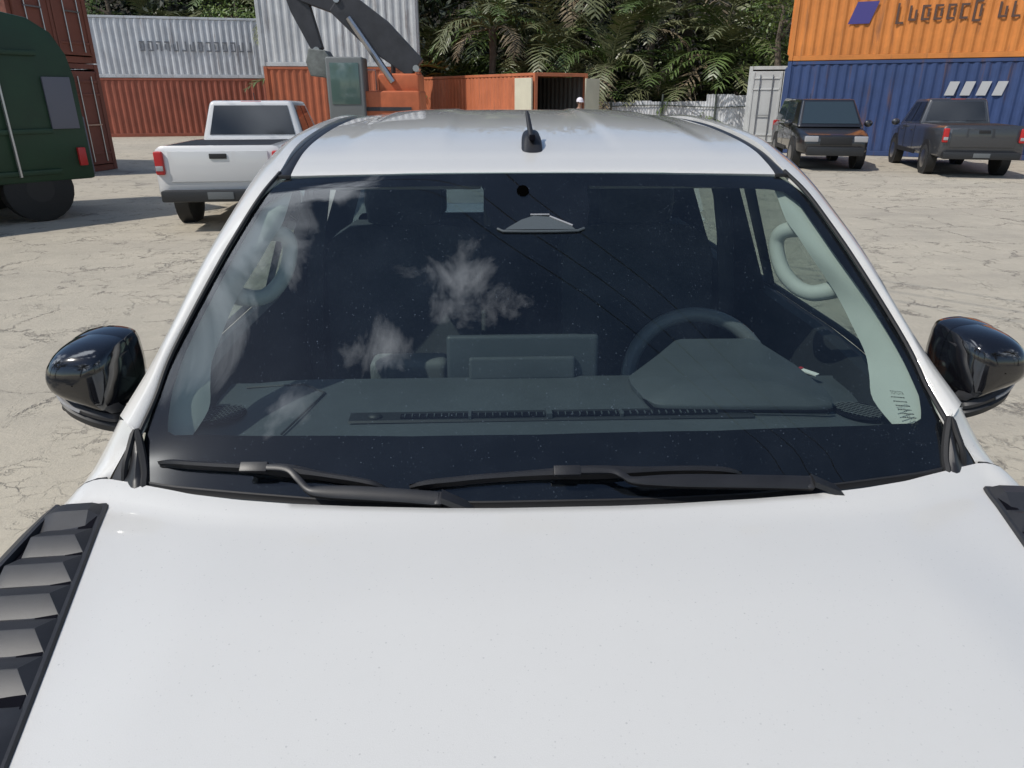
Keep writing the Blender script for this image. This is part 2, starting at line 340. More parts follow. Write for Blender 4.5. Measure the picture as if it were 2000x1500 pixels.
# ------------------------------------------------------------------ fence
ZINC=mat('weathered_zinc',(.58,.59,.61),.55,metal=0,noise=(2.6,.35)); POST=mat('fence_post',(.07,.085,.075),.8)
def fence():
    e=empty('metal_fence',(3.4,33.0,0),0,label='low fence of weathered pale zinc sheets and dark rails in front of the palms',cat='fence')
    a=Vector((0,0,0)); d=Vector((12.6,-4.4,0)); L=d.length; u=d.normalized(); n=Vector((-u.y,u.x,0)); rnd=random.Random(3)
    k=0; s=0
    while s<L:
        w=rnd.uniform(.8,1.25); h=(1.62 if s<5.2 else 1.86)+rnd.uniform(-.05,.05); b=MB(); lo=[];hi=[]
        q=0
        while q<w+.001:
            off=.02*(1 if int(q/.06)%2 else 0)+ (k%2)*.012
            p=u*(s+q)+n*off; lo.append((p.x,p.y,.02)); hi.append((p.x,p.y,h+rnd.uniform(-.012,.012))); q+=.03
        b.loft([lo,hi]); b.build('sheet',ZINC,e,smooth=0); s+=w*.97; k+=1
    b=MB()
    for z in (.5,1.42):
        b.tube([u*(L*i/12)-n*.05+Vector((0,0,z-.04*math.sin(i*1.3))) for i in range(13)],.022,6)
    b.build('rail',POST,e)
    for i in range(7):
        p=u*(L*i/6)-n*.07; MB().tube([(p.x,p.y,0),(p.x,p.y,1.9)],.045,6).build('post',POST,e)
fence()
# ------------------------------------------------------------------ trees
LG=mat('palm_leaf_green',(.085,.125,.034),.42,noise=(.9,.45)); LG2=mat('palm_leaf_grey_green',(.15,.16,.078),.38,noise=(.9,.35)); LB=mat('palm_leaf_dry',(.20,.155,.095),.7,noise=(1.2,.4))
LY=mat('leaf_light_green',(.13,.19,.035),.5,noise=(1.3,.4)); BARK=mat('bark',(.12,.095,.07),.9,noise=(5,.4)); LD=mat('shade_dark_leaf',(.020,.030,.014),.6,noise=(.35,.6))  # LD: leaf colour darkened to paint the black shade between the trees
def frond(b,base,az,el,L,rnd,mi,droop=1.0):
    """rachis arching from base, leaflets hanging in pairs"""
    b.cur=mi; N=26; p=Vector(base); pts=[p.copy()]; e=el
    for i in range(N):
        e-=droop*(.02+.075*(i/N)); st=L/N
        p=p+Vector((math.cos(az)*math.cos(e),math.sin(az)*math.cos(e),math.sin(e)))*st; pts.append(p.copy())
    b.tube(pts[::3]+[pts[-1]],[.045*(1-.85*i/9) for i in range(len(pts[::3])+1)],4,caps=False)
    for i in range(4,N+1):
        t=(pts[i]-pts[i-1]).normalized(); side=Vector((-math.sin(az),math.cos(az),0))
        s=i/N; ln=L*.24*(math.sin(PI*min(1,.12+s*.86))**.6)*rnd.uniform(.8,1.15)+.1
        for sg in (-1,1):
            if rnd.random()<.06: continue
            d=(side*sg*rnd.uniform(.75,1)+t*rnd.uniform(.45,.75)+Vector((0,0,rnd.uniform(-.15,.25)))).normalized()
            w=t*rnd.uniform(.028,.05); a=pts[i]; m=a+d*ln*.5; z=rnd.uniform(.15,.55)*droop
            m=m-Vector((0,0,ln*.10*z)); c=a+d*ln*.93-Vector((0,0,ln*.55*z))
            b.add([a-w*.7,a+w*.7,m+w,m-w,c],[(0,1,2,3),(3,2,4)])
def palm_meshes(seed,h,nf,L,dry):
    rnd=random.Random(seed); b=MB()
    for k in range(nf):
        az=2*PI*k/nf+rnd.uniform(-.3,.3); el=R(rnd.choice([78,65,50,38,22])+rnd.uniform(-8,8))
        r=rnd.random(); mi=2 if r<dry else (1 if r<.55 else 0)
        frond(b,(rnd.uniform(-.15,.15),rnd.uniform(-.15,.15),h),az,el if mi<2 else R(rnd.uniform(-10,25)),L*rnd.uniform(.75,1.1),rnd,mi,rnd.uniform(.8,1.4))
    cm=b.mesh('crown',[LG,LG2,LB],smooth=0,weld=False)
    t=MB().tube([(0,0,-.2),(.08,.05,h*.4),(0,0,h*.75),(.02,0,h+.1)],[.22,.16,.15,.19],8).mesh('trunk',BARK)
    return t,cm
PALMS=[palm_meshes(1,1.0,19,4.6,.06),palm_meshes(2,2.6,21,3.6,.10),palm_meshes(3,.6,18,5.4,.04),palm_meshes(4,4.2,20,3.0,.12)]
def broad_meshes(seed,h,rad,nclump,mi_bias=.5):
    rnd=random.Random(seed); t=MB(); b=MB(); tips=[]
    t.tube([(0,0,-.2),(.15,.1,h*.3),(-.1,.05,h*.6),(0,0,h*.9)],[.20,.16,.11,.05],8)
    for k in range(11):
        z=h*rnd.uniform(.25,.85); az=rnd.uniform(0,2*PI); l=rad*rnd.uniform(.5,1)
        a=Vector((0,0,z)); c=a+Vector((math.cos(az)*l,math.sin(az)*l,l*rnd.uniform(.1,.6))); m=(a+c)/2+Vector((0,0,-.15))
        t.tube([a,m,c],[.08,.05,.02],5); tips+= [c,m+(c-m)*.5,m]
    for k in range(nclump):
        c=rnd.choice(tips)+Vector((rnd.gauss(0,.35),rnd.gauss(0,.35),rnd.gauss(0,.35)))*rad*.45
        b.cur=0 if rnd.random()<mi_bias else 1
        for q in range(34):
            p=c+Vector((rnd.gauss(0,1),rnd.gauss(0,1),rnd.gauss(0,.8)))*.24
            a=Vector((rnd.gauss(0,1),rnd.gauss(0,1),rnd.gauss(0,1))).normalized(); d=a.cross(Vector((rnd.random(),rnd.random(),1))).normalized(); s=rnd.uniform(.05,.095)
            b.add([p-a*s,p+d*s*.55,p+a*s*1.1,p-d*s*.55],[(0,1,2,3)])
    return t.mesh('trunk',BARK),b.mesh('crown',[LY,LG],smooth=0,weld=False)
BROAD=[broad_meshes(5,6.5,2.4,90),broad_meshes(6,8.5,3.2,120,.25)]
def tree(name,meshes,x,y,rz,s,label,cat,group,z=0):
    e=empty(name,(x,y,z),rz,label=label,cat=cat,group=group); e.scale=(s,s,s)
    for nm,me in (('trunk',meshes[0]),('crown',meshes[1])):
        o=bpy.data.objects.new(nm,me); COL.objects.link(o); o.parent=e
    return e
rt=random.Random(11)
ORD=['first','second','third','fourth','fifth','sixth','seventh','eighth','ninth','tenth','eleventh','twelfth','thirteenth','fourteenth','fifteenth','sixteenth']
def palm_row(xs,y0,kinds,scales,where,group):
    for i,x in enumerate(xs):
        k=kinds[i%len(kinds)]; s=scales[i%len(scales)]*rt.uniform(.92,1.08)
        look=['low palm with arching fronds','short trunked palm','tall stemless palm','thin palm with dry fronds'][k]
        tree('palm_tree',PALMS[k],x+rt.uniform(-.4,.4),y0(x)+rt.uniform(-.5,.5),rt.uniform(0,6.28),s,'%s, %s from left %s'%(look,ORD[i],where),'palm tree',group)
palm_row([-3.2,-1.6,.1,1.6,3.0,4.4,5.8,7.2,8.6,10.0,11.4,12.8,14.4],lambda x:36.2-.30*x+(4 if x<0 else 0),[1,0,3,0,1,0,1,3,0,1],[1.15,1.2,1.1,1.05,1.15,1.0,1.2,1.1,1.0,1.2],'close behind the zinc fence','palms close behind the fence')
palm_row([-5,-2.4,0,2.4,4.8,7.2,9.8,12.3,15],lambda x:39.5-.28*x+(4 if x<0 else 0),[2,3,2,1,3,2,3,2,3],[1.4,1.6,1.45,1.6,1.5,1.45,1.6,1.4,1.5],'in the second row behind the fence','palms in the second row')
palm_row([-27,-24.4,-21.8,-19.2,-16.6,-14,-11.6,-9.4],lambda x:44.5,[2,1,2,3,2,3,1,2],[1.35,1.4,1.3,1.25,1.45,1.3,1.5,1.2],'behind the pale grey container','palms behind the left containers')
palm_row([-6.5,-8],lambda x:37,[2,3],[1.2,1.3],'behind the excavator','palms behind the excavator')
for i,(x,y,k,s,l) in enumerate([(11.4,28.8,0,.98,'leafy tree with a bare forked branch beside the orange container corner'),(14.6,29.8,1,1.0,'tall leafy tree rising behind the blue and orange containers'),(6.2,40.5,1,1.1,'dark broadleaf tree rising behind the palms right of the truck antenna'),
        (-13.5,42.5,0,1.2,'small broadleaf tree above the right half of the pale container'),(-20.5,43,1,1.1,'broadleaf tree above the left end of the pale container'),(1.5,42,1,1.2,'tall broadleaf tree behind the palms above the orange open container')]):
    tree('broadleaf_tree',BROAD[k],x,y,i*1.3,s,l,'tree','broadleaf trees among the palms')
# a few trees that only the mirrors and paint reflect: beside and behind the photographer
for i,(x,y,k,s) in enumerate([(-15,-9,3,2.0),(-20,-3,3,2.3),(-6,-14,3,1.9),(8,-14,3,1.9),(15,-9,3,2.0)]):
    tree('palm_tree',PALMS[k],x,y,i*1.1,s,'tall palm beside the photographer reflected in the glossy door mirrors, %s from left'%ORD[i],'palm tree','palms around the photographer')
def undergrowth():
    rnd=random.Random(21); b=MB()
    for k in range(42000):
        x=rnd.uniform(-34,30); t=rnd.random()**.7; y=(37.6-.24*x if x>-7 else 43)+t*9; z=rnd.random()**.8*12
        s=rnd.uniform(.14,.38); a=Vector((rnd.gauss(0,1),rnd.gauss(0,1),rnd.gauss(0,1)-.6)).normalized(); d=a.cross(Vector((rnd.random()-.5,rnd.random()-.5,1))).normalized(); p=Vector((x,y,z))
        b.add([p-a*s,p+d*s*.4,p+a*s*1.2,p-d*s*.4],[(0,1,2,3)])
    b.build('forest',LD,smooth=0,weld=False,label='dark tangled jungle growth massed behind the palms and fence',cat='forest',kind='stuff')
undergrowth()
# ------------------------------------------------------------------ overhead cables (reflected in the windshield)
WIRE=mat('cable_black',(.01,.01,.01),.6); POLE=mat('concrete_pole',(.3,.3,.28),.85,noise=(3,.2))
dirw=Vector((2.25,-2.2,0)).normalized(); nrm=Vector((dirw.y,-dirw.x,0))
for i,(off,nm) in enumerate(((0,'uppermost'),(-.42,'middle'),(-.78,'lowest'))):
    c=Vector((.13,1.74,8.0))+nrm*(-off)
    pts=[c+dirw*(k*3.0)+Vector((0,0,.0015*(k*3.0)**2)) for k in range(-7,8)]
    MB().tube(pts,.009,6).build('overhead_cable',WIRE,label='thin black overhead cable reflected in the windshield, the %s of the three dark lines'%nm,cat='cable',group='overhead cables')
for k,s in ((-21,'beyond the left side of the yard'),(21,'behind the photographer')):
    p=Vector((.13,1.74,0))+dirw*k
    e=empty('utility_pole',(p.x,p.y,0),math.atan2(nrm.y,nrm.x),label='concrete pole carrying the overhead cables, %s'%s,cat='pole')
    MB().tube([(0,0,0),(0,0,9.3)],[.17,.11],10).build('shaft',POLE,e); MB().box((0,0,8.55),(2.4,.12,.14)).build('crossarm',POLE,e)
# ================================================================== THE TRUCK (origin under the windshield base, nose towards -y)
TR=empty('pickup_truck',(0,0,0),label='white double cab pickup filling the foreground, seen over its hood through the windshield',cat='pickup truck')
# ---- windshield surface
EP=[(0,(.735,-.12,1.172)),(.08,(.752,-.074,1.21)),(.2,(.775,-.008,1.265)),(.45,(.756,.138,1.385)),(.70,(.698,.282,1.52)),(.85,(.657,.375,1.603)),(.94,(.627,.44,1.657)),(1,(.583,.505,1.692))]
def Ev(v):
    for i in range(len(EP)-1):
        if v<=EP[i+1][0] or i==len(EP)-2:
            P=[Vector(EP[max(0,min(len(EP)-1,j))][1]) for j in (i-1,i,i+1,i+2)]
            t=(v-EP[i][0])/(EP[i+1][0]-EP[i][0])
            if t<0 or t>1: return P[1]+(P[2]-P[1])*t
            return .5*((2*P[1])+(P[2]-P[0])*t+(2*P[0]-5*P[1]+4*P[2]-P[3])*t*t+(3*P[1]-P[0]-3*P[2]+P[3])*t**3)
def S(u,v,h=0):
    def s(u,v):
        e=Ev(v); k=abs(u)**2.3; cy=-.135+.615*v-.012*math.sin(PI*v); cz=1.185+.518*v+.012*math.sin(PI*v)
        return Vector((u*e.x,cy+(e.y-cy)*k,cz+(e.z-cz)*k))
    p=s(u,v)
    if h:
        n=(s(u+.01,v)-s(u-.01,v)).cross(s(u,v+.01)-s(u,v-.01)).normalized(); p=p+n*h
    return p
gl=MB().loft([[S(-1+2*i/64,v) for i in range(65)] for v in [j/40 for j in range(41)]])
wind=gl.build('windshield',GLASS,TR,smooth=80)
# black ceramic band printed round the glass
inner=[(-.95,.250),(-.945,.222),(-.925,.206),(-.721,.19),(-.347,.17),(-.036,.166),(.408,.173),(.805,.195),(.924,.206),(.95,.225),(.958,.25),(.970,.30),(.972,.404),(.966,.58),(.952,.742),(.950,.84),(.948,.90),(.925,.943),(.88,.948),(.5,.948),(.19,.946),(.181,.93),(.179,.87),(.160,.80),(.125,.760),(-.118,.761),(-.154,.793),(-.191,.87),(-.196,.93),(-.208,.949),(-.489,.951),(-.86,.953),(-.93,.945),(-.968,.90),(-.970,.84),(-.970,.742),(-.968,.58),(-.968,.45),(-.964,.34)]
outer=[(-1,.16),(-1,.08),(-1,.0),(-.75,.0),(-.35,.0),(-.036,.0),(.408,.0),(.80,.0),(1,.0),(1,.08),(1,.16),(1,.28),(1,.40),(1,.58),(1,.742),(1,.84),(1,.93),(1,1),(.9,1),(.5,1),(.22,1),(.19,1),(.165,1),(.14,1),(.10,1),(-.10,1),(-.14,1),(-.165,1),(-.19,1),(-.22,1),(-.5,1),(-.9,1),(-1,1),(-1,.93),(-1,.84),(-1,.742),(-1,.58),(-1,.45),(-1,.28)]
def dens(L,k=4):
    out=[]
    for i in range(len(L)):
        a,b=L[i],L[(i+1)%len(L)]
        for q in range(k): out.append((a[0]+(b[0]-a[0])*q/k,a[1]+(b[1]-a[1])*q/k))
    return out
I2,O2=dens(inner),dens(outer)
fr=MB().loft([[S(a[0]+(b[0]-a[0])*t/6,a[1]+(b[1]-a[1])*t/6,-.003) for a,b in zip(I2,O2)] for t in range(7)],closed=True)
fr.build('ceramic_border',FRIT,wind,smooth=80)
d=MB(); d.loft([[S(-.054+.022*q*math.cos(a*PI/12),.923+.022*q*math.sin(a*PI/12),.0012) for a in range(24)] for q in (.01,.5,1)],closed=True); d.build('round_sensor',mat('sensor_black',(.001,.001,.001),.9,spec=0),wind,smooth=80)
# clear camera opening: trapezoid of grey plastic ribs under the band
CW=mat('camera_shroud_grey',(.060,.075,.085),.6); q=MB()
def gp(l,h,cur=0): q.cur=cur; q.add([S(a,b,h) for a,b in l],[tuple(range(len(l)))])
gp([(-.115,.776),(.115,.776),(.105,.787),(.035,.822),(-.02,.826),(-.06,.812),(-.10,.787)],.0010)
q.build('camera_opening',CW,wind,smooth=0,weld=False)
q=MB(); q.tube([S(-.14,.778,.002),S(-.122,.768,.003),S(-.05,.766,.003),(S(.05,.766,.003)),S(.122,.768,.003),S(.145,.778,.002)],.003,6); q.build('camera_lip',CW,wind)
q=MB(); q.tube([S(.035,.822,.002),S(.108,.788,.002)],.0025,6); q.tube([S(-.03,.829,.002),S(.034,.829,.002)],.0022,6); q.build('camera_rib',LAMP,wind)
# glass maker's mark
fc=bpy.data.curves.new('t','FONT'); fc.body='TOYOTA'; fc.size=1; fc.align_x='CENTER'; fo=bpy.data.objects.new('t',fc); COL.objects.link(fo)
bpy.context.view_layer.update(); dg=bpy.context.evaluated_depsgraph_get(); tm=fo.to_mesh(); tv=[v.co.copy() for v in tm.vertices]; tf=[tuple(p.vertices) for p in tm.polygons]; fo.to_mesh_clear()
bpy.data.objects.remove(fo)
q=MB(); q.add([S(.906+v.x*.0088,.293+v.y*.0155,.0012) for v in tv],tf)
rn=random.Random(4)
for i in range(7):
    x=.885+.0022*i; z=.283-.0125*i
    while x<.922+.002*i and i<6:
        w=rn.uniform(.002,.006); q.add([S(x,z,.0012),S(x+w,z,.0012),S(x+w,z+.0035,.0012),S(x,z+.0035,.0012)],[(0,1,2,3)]); x+=w+.0012
for i in range(10):
    for j in range(4):
        u=.905+.0065*j+.002*i*.5; z=.245-.0055*i-.004*j
        if rn.random()<.5: q.add([S(u,z,.0012),S(u+.0012,z,.0012),S(u+.004,z+.005,.0012),S(u+.0028,z+.005,.0012)],[(0,1,2,3)])
q.build('glass_marking',mat('mark_ink',(.03,.04,.04),.7),wind,smooth=0,weld=False)
# ---- hood
def hz(x,y):
    c=1.205-.058*max(0,-.178-y)-.10*max(0,-.75-y)**2+(.0 if y<-.178 else .0)
    a=abs(x); c-=.020*(a/.8)**2; c+=.0235*(a/.8)**2*sst(.065,0,hy(x)-y)*sst(.93,.84,a); c+=.013*sst(.72,.52,a)*sst(-.16,-.45,y)
    if a>.865: c-=9*(a-.865)**2
    return c
def hy(x):
    a=abs(x)
    T=[(0,-.181),(.1,-.181),(.2,-.178),(.354,-.167),(.47,-.155),(.562,-.140),(.654,-.118),(.70,-.101),(.78,-.074),(.83,-.058),(.90,-.066),(.94,-.078)]
    for i in range(len(T)-1):
        if a<=T[i+1][0]:
            t=(a-T[i][0])/(T[i+1][0]-T[i][0]); return T[i][1]+(T[i+1][1]-T[i][1])*t
    return T[-1][1]
xs=[-.93+1.86*i/124 for i in range(125)]
rows=[]
ext=[(-.938,-.10),(-.936,-.05)]
for j in range(61):
    t=j/60; row=[]
    for x in xs:
        y0=hy(x); y=y0+(-1.20-.08*(1-(x/.93)**2)-y0)*t; z=hz(x,y)
        if t<.012: z-=.0
        if t>.93: z-=.5*(t-.93)**2*30
        row.append((x,y,z))
    for s,side in ((-1,0),(1,1)):
        y0=hy(.93); y=y0+(-1.20-y0)*t; z0=hz(.93,y)
        e=[(s*.937,y,z0-.03),(s*.940,y,z0-.09)]
        if s<0: row=e[::-1]+row
        else: row=row+e
    rows.append(row)
# turned-down rear lip
lip=[(p[0],p[1]+(.004 if abs(p[0])<.86 else .002),p[2]-.004) for p in rows[0]]; lip2=[(p[0],p[1]-.004,p[2]-.03) for p in rows[0]]
hood=MB().loft([lip2,lip]+rows).build('hood',PAINT,TR,smooth=50)
# the shade inside the hood gaps is painted with black tubes, below
# ---- front corners, pillars, roof sides (both sides)
OUT=[(.83,.03,1.297),(.80,.118,1.362),(.775,.197,1.428),(.735,.32,1.537),(.703,.43,1.615),(.680,.545,1.678),(.668,.68,1.722),(.664,.85,1.752),(.666,1.10,1.772),(.670,1.45,1.783),(.672,1.80,1.782),(.672,2.04,1.765)]
INN=[(.785,-.010,1.272),(.772,.06,1.322),(.758,.140,1.390),(.701,.282,1.524),(.660,.375,1.607),(.630,.44,1.661),(.606,.52,1.700),(.602,.68,1.747),(.602,.90,1.772),(.602,1.2,1.791),(.602,1.5,1.798),(.602,2.04,1.783)]
def fender_z(y): return hz(.93,y)
for s in (-1,1):
    o=cr(OUT,66); i_=cr(INN,66); rows=[]
    for k in range(67):
        a,b=i_[k],o[k]; t=k/66; w=(b-a); up=Vector((.12*1,-.35*(1-sst(.3,.6,t)),1)).normalized()
        roof=sst(.42,.6,t)
        row=[a-up*.012-w*.02,a,a+w*.18+up*.004,a+w*.36+up*.0085,a+w*.55+up*.0075,a+w*.78+up*.003,b]
        dn=Vector((.35,0,-1)).normalized()
        row+=[b+Vector((.004,0,-.010)),b+Vector((.006,.0,-.030)),b+Vector((-.004,.0,-.040))]
        rows.append([mir(p,s) for p in row])
    MB().loft(rows).build('pillar_and_roof_rail',PAINT,TR,smooth=60)
    # black ditch moulding between roof and rail
    D=cr([(.590,.498,1.696),(.588,.56,1.713),(.586,.68,1.740),(.586,.90,1.766),(.586,1.2,1.785),(.586,1.6,1.790),(.586,2.03,1.776)],40)
    rows=[[mir(p+Vector((dx,0,dz)),s) for dx,dz in ((-.016,-.006),(-.013,-.003),(-.004,.0005),(.004,.0005),(.013,-.003),(.017,-.006))] for p in D]
    MB().loft(rows).build('roof_moulding',PLAST2,TR)
    # end cap
    e=MB(); e.box(mir((.588,.497,1.692),s),(.028,.008,.009)); e.build('moulding_cap',RUBBER,TR,bevel=.002)
    # rubber seal along the glass edge
    MB().tube([mir(p+Vector((-.003,-.004,.0)),s) for p in cr(INN[:7],30)],.0045,6).build('glass_seal',RUBBER,TR)
    # fender corner in front of the pillar
    G=[[(.836,-.042,1.188),(.833,-.044,1.202),(.815,-.022,1.235),(.803,-.008,1.258),(.789,-.004,1.284)],
       [(.863,-.050,1.176),(.861,-.052,1.192),(.845,-.018,1.226),(.832,.002,1.257),(.806,.010,1.292)],
       [(.894,-.056,1.160),(.892,-.058,1.174),(.876,-.008,1.206),(.859,.022,1.243),(.826,.024,1.291)],
       [(.924,-.062,1.134),(.922,-.064,1.146),(.908,.010,1.170),(.892,.058,1.206),(.850,.060,1.272)],
       [(.941,-.065,1.085),(.941,-.066,1.090),(.935,.03,1.11),(.925,.10,1.140),(.880,.15,1.235)],
       [(.946,-.065,.95),(.946,-.066,.95),(.946,.05,.95),(.946,.12,.95),(.940,.20,.98)]]
    rows=[[mir(p,s) for p in cr(r,16)] for r in G]
    rows=list(map(list,zip(*[cr(c,20) for c in zip(*rows)])))
    MB().loft(rows).build('fender_corner',PAINT,TR,smooth=60)
    MB().tube([mir((x,hy(x)+.006,hz(min(x,.93),hy(x))-.0045-.9*max(0,x-.93)),s) for x in [.834,.85,.87,.885,.90,.915,.93,.937]],.0042,6).build('shut_line_shade',RUBBER,TR)  # black tube laid in the hood gap as its painted shade
    # cowl side trim
    T=[[(.784,-.004,1.286),(.786,-.006,1.284),(.788,-.006,1.284),(.790,-.005,1.283)],
       [(.772,-.020,1.258),(.780,-.026,1.262),(.795,-.022,1.258),(.806,-.006,1.250)],
       [(.758,-.052,1.226),(.774,-.062,1.232),(.797,-.045,1.222),(.815,-.024,1.232)],
       [(.748,-.082,1.204),(.768,-.092,1.204),(.798,-.074,1.196),(.829,-.050,1.199)],
       [(.735,-.115,1.178),(.765,-.120,1.170),(.806,-.105,1.160),(.836,-.080,1.165)]]
    MB().loft([[mir(p,s) for p in cr(r,10)] for r in map(lambda c:c,[list(z) for z in zip(*[cr(c,20) for c in zip(*T)])])]).build('cowl_side_trim',PLAST2,TR)
    f=MB()
    f.tube([mir(p,s) for p in cr([(.783,-.008,1.286),(.768,-.036,1.250),(.757,-.062,1.222),(.752,-.084,1.203),(.742,-.098,1.165)],14)],[.004]+[.007]*13+[.007],6)
    f.tube([mir(p,s) for p in cr([(.789,-.006,1.284),(.793,-.028,1.258),(.797,-.052,1.228),(.806,-.062,1.165)],10)],[.003]+[.006]*9+[.004],6)
    f.build('trim_fin',RUBBER,TR)
# ---- roof panel
CZ=[(.480,1.701),(.50,1.709),(.56,1.724),(.64,1.742),(.80,1.766),(1.1,1.793),(1.5,1.812),(1.8,1.815),(2.0,1.806),(2.06,1.785),(2.075,1.74)]
SZ=[(.498,1.694),(.515,1.701),(.565,1.716),(.66,1.738),(.82,1.758),(1.1,1.779),(1.5,1.793),(1.8,1.794),(2.0,1.786),(2.05,1.765),(2.065,1.73)]
cA=cr([(0,a,b) for a,b in CZ],90); sA=cr([(0,a,b) for a,b in SZ],90); rows=[]
for k in range(91):
    row=[]
    for j in range(-48,49):
        u=j/48; a=abs(u); t=a**2.4; y=cA[k].y+(sA[k].y-cA[k].y)*t; z=cA[k].z+(sA[k].z-cA[k].z)*t
        amp=sst(.56,.9,y)*sst(2.05,1.9,y)
        z+=.007*amp*sst(.86,.76,a)-.006*amp*sst(.40,.34,a)*1
        row.append((u*.574,y,z))
    row=[(-.578,row[0][1],row[0][2]-.014)]+row+[(.578,row[-1][1],row[-1][2]-.014)]
    rows.append(row)
MB().loft([[(p[0],p[1]+.012,p[2]-.016) for p in rows[0]],[(p[0],p[1]+.001,p[2]-.004) for p in rows[0]]]+rows).build('roof',PAINT,TR,smooth=60)
# headliner and header
HL=[[(x*(.55 if y<.7 else .60),y,z) for x in (-1,-.5,0,.5,1)] for y,z in ((.50,1.672),(.62,1.69),(.9,1.725),(1.5,1.755),(2.02,1.74))]
MB().loft(HL).build('headliner',HEAD,TR)
# ---- antenna
an=MB(); prof=[]
for k in range(13):
    t=k/12; y=.602+.135*t; w=.027*(1-.25*abs(t-.35))*(.80+.2*sst(0,.2,t)); h=(.004+.034*sst(0,.55,t))*sst(1.05,.75,t)+.001
    zb=1.728+.0*t+ (y-.60)*.19
    sec=[]
    for a in range(13):
        th=PI*a/12; cx=math.copysign(abs(math.cos(th))**.6,math.cos(th)); sz=abs(math.sin(th))**.6
        sec.append((w*cx,y,zb+h*sz))
    prof.append(sec)
ant=MB().loft(prof,caps=True).build('antenna_base',PLAST2,TR)
MB().tube([(-.001,.655,1.768),(-.003,.675,1.784),(-.008,.715,1.822),(-.0095,.722,1.829)],[.0080,.0072,.0056,.004],10).build('antenna_mast',PLAST2,ant)
MB().box((0,.645,1.770),(.014,.028,.014)).build('antenna_slot',FRIT,ant,bevel=.003)
# ---- hood vents
def vent(s):
    def X(y): return .803+.26*(y+.133)      # inner edge
    def P(x,y,h): return mir((x,y,hz(min(x,.92),y)-.5*max(0,x-.92)+h),s)
    b=MB()
    ys=[-.118-.78*i/40 for i in range(41)]
    b.loft([[P(X(y)-.004,y,.000),P(X(y)-.001,y,.0055),P(X(y)+.006,y,.0065),P(.86,y,.0035),P(.893,y,.0035)] for y in ys])
    b.loft([[P(.886,y,.003),P(.889,y,.015),P(.895,y,.0185),P(.925,y,.020),P(.940,y,.012),P(.948,y,-.04)] for y in ys])
    def band(y0,y1,h0,h1):
        n=10; R0=[]
        for (y,h) in ((y0+.006,0),(y0,h0*.7),(y0-.006,h0),(y1+.002,h1),(y1-.034,.004)):
            xi=X(y); R0.append([P(xi-.002,y,.001),P(xi+.004,y,min(h,.007)),P(xi+.020,y,h)]+[P(xi+.020+(.90-xi-.020)*q/n,y,h) for q in range(1,n)]+[P(.905,y,h),P(.932,y,h*.8),P(.944,y,-.02)])
        b.loft(R0)
    band(-.122,-.158,.0165,.0185)
    base=b.build('hood_vent',VENTP,TR,smooth=22)
    dk=MB(); dk.loft([[P(X(y)+.006,y,.0072),P(.889,y,.0055)] for y in ys[2:]]); dk.build('vent_opening',FRIT,base,smooth=0)
    for i in range(5):
        yt=-.232-.071*i; yb=yt+.037
        l=MB(); n=8; R0=[]
        for (yy,h) in ((yb,.0045),(yb-.002,.007),(yt+.002,.0205),(yt,.0203),(yt-.032,.0055),(yt-.033,.003)):
            xi=X(yy)+.003; xo=.872; ch=.017*max(0,(h-.005)/.013)
            R0.append([P(xi,yy,.0055),P(xi+ch,yy,h)]+[P(xi+ch+(xo-xi-ch)*q/n,yy,h) for q in range(1,n+1)]+[P(xo,yy,.004)])
        l.loft(R0); l.build('louver',VENTP,base,smooth=20,bevel=.0010)
    l=MB(); R0=[]
    for (yy,h) in ((-.562,.006),(-.566,.010),(-.60,.018),(-.70,.020),(-.86,.018),(-.90,.0)):
        xi=X(yy)+.003; R0.append([P(xi,yy,.006),P(xi+.018,yy,h)]+[P(xi+.018+(.888-xi-.018)*q/6,yy,h) for q in range(1,7)])
    l.loft(R0); l.build('vent_front_plate',VENTP,base,smooth=25)
for s in (-1,1): vent(s)
# ---- cowl
def edge(u,v,h): return S(u,v,h)
US=[-.99+1.98*i/60 for i in range(61)]
cw=MB()
def vb(u):
    a=abs(u); T=[(0,.004),(.15,.004),(.28,.006),(.48,.013),(.58,.022),(.75,.042),(.94,.066),(1.01,.080)]
    for p,q in zip(T,T[1:]):
        if a<=q[0]: return p[1]+(q[1]-p[1])*(a-p[0])/(q[0]-p[0])
r0=[S(u,vb(u)+.003,.001) for u in US]; r1=[S(u,vb(u)+.002,.004) for u in US]; r2=[S(u,vb(u)-.002,.0045) for u in US]; r3=[S(u,vb(u)-.006,.002) for u in US]
r4=[S(u,vb(u)-.012,.0)+Vector((0,-.004,-.006)) for u in US]; r5=[Vector((p.x,p.y-.05,p.z-.03)) for p in r4]; r6=[Vector((p.x,p.y-.10,p.z-.08)) for p in r4]
cw.loft([r0,r1,r2,r3,r4,r5,r6]).build('cowl_panel',RUBBER,TR)
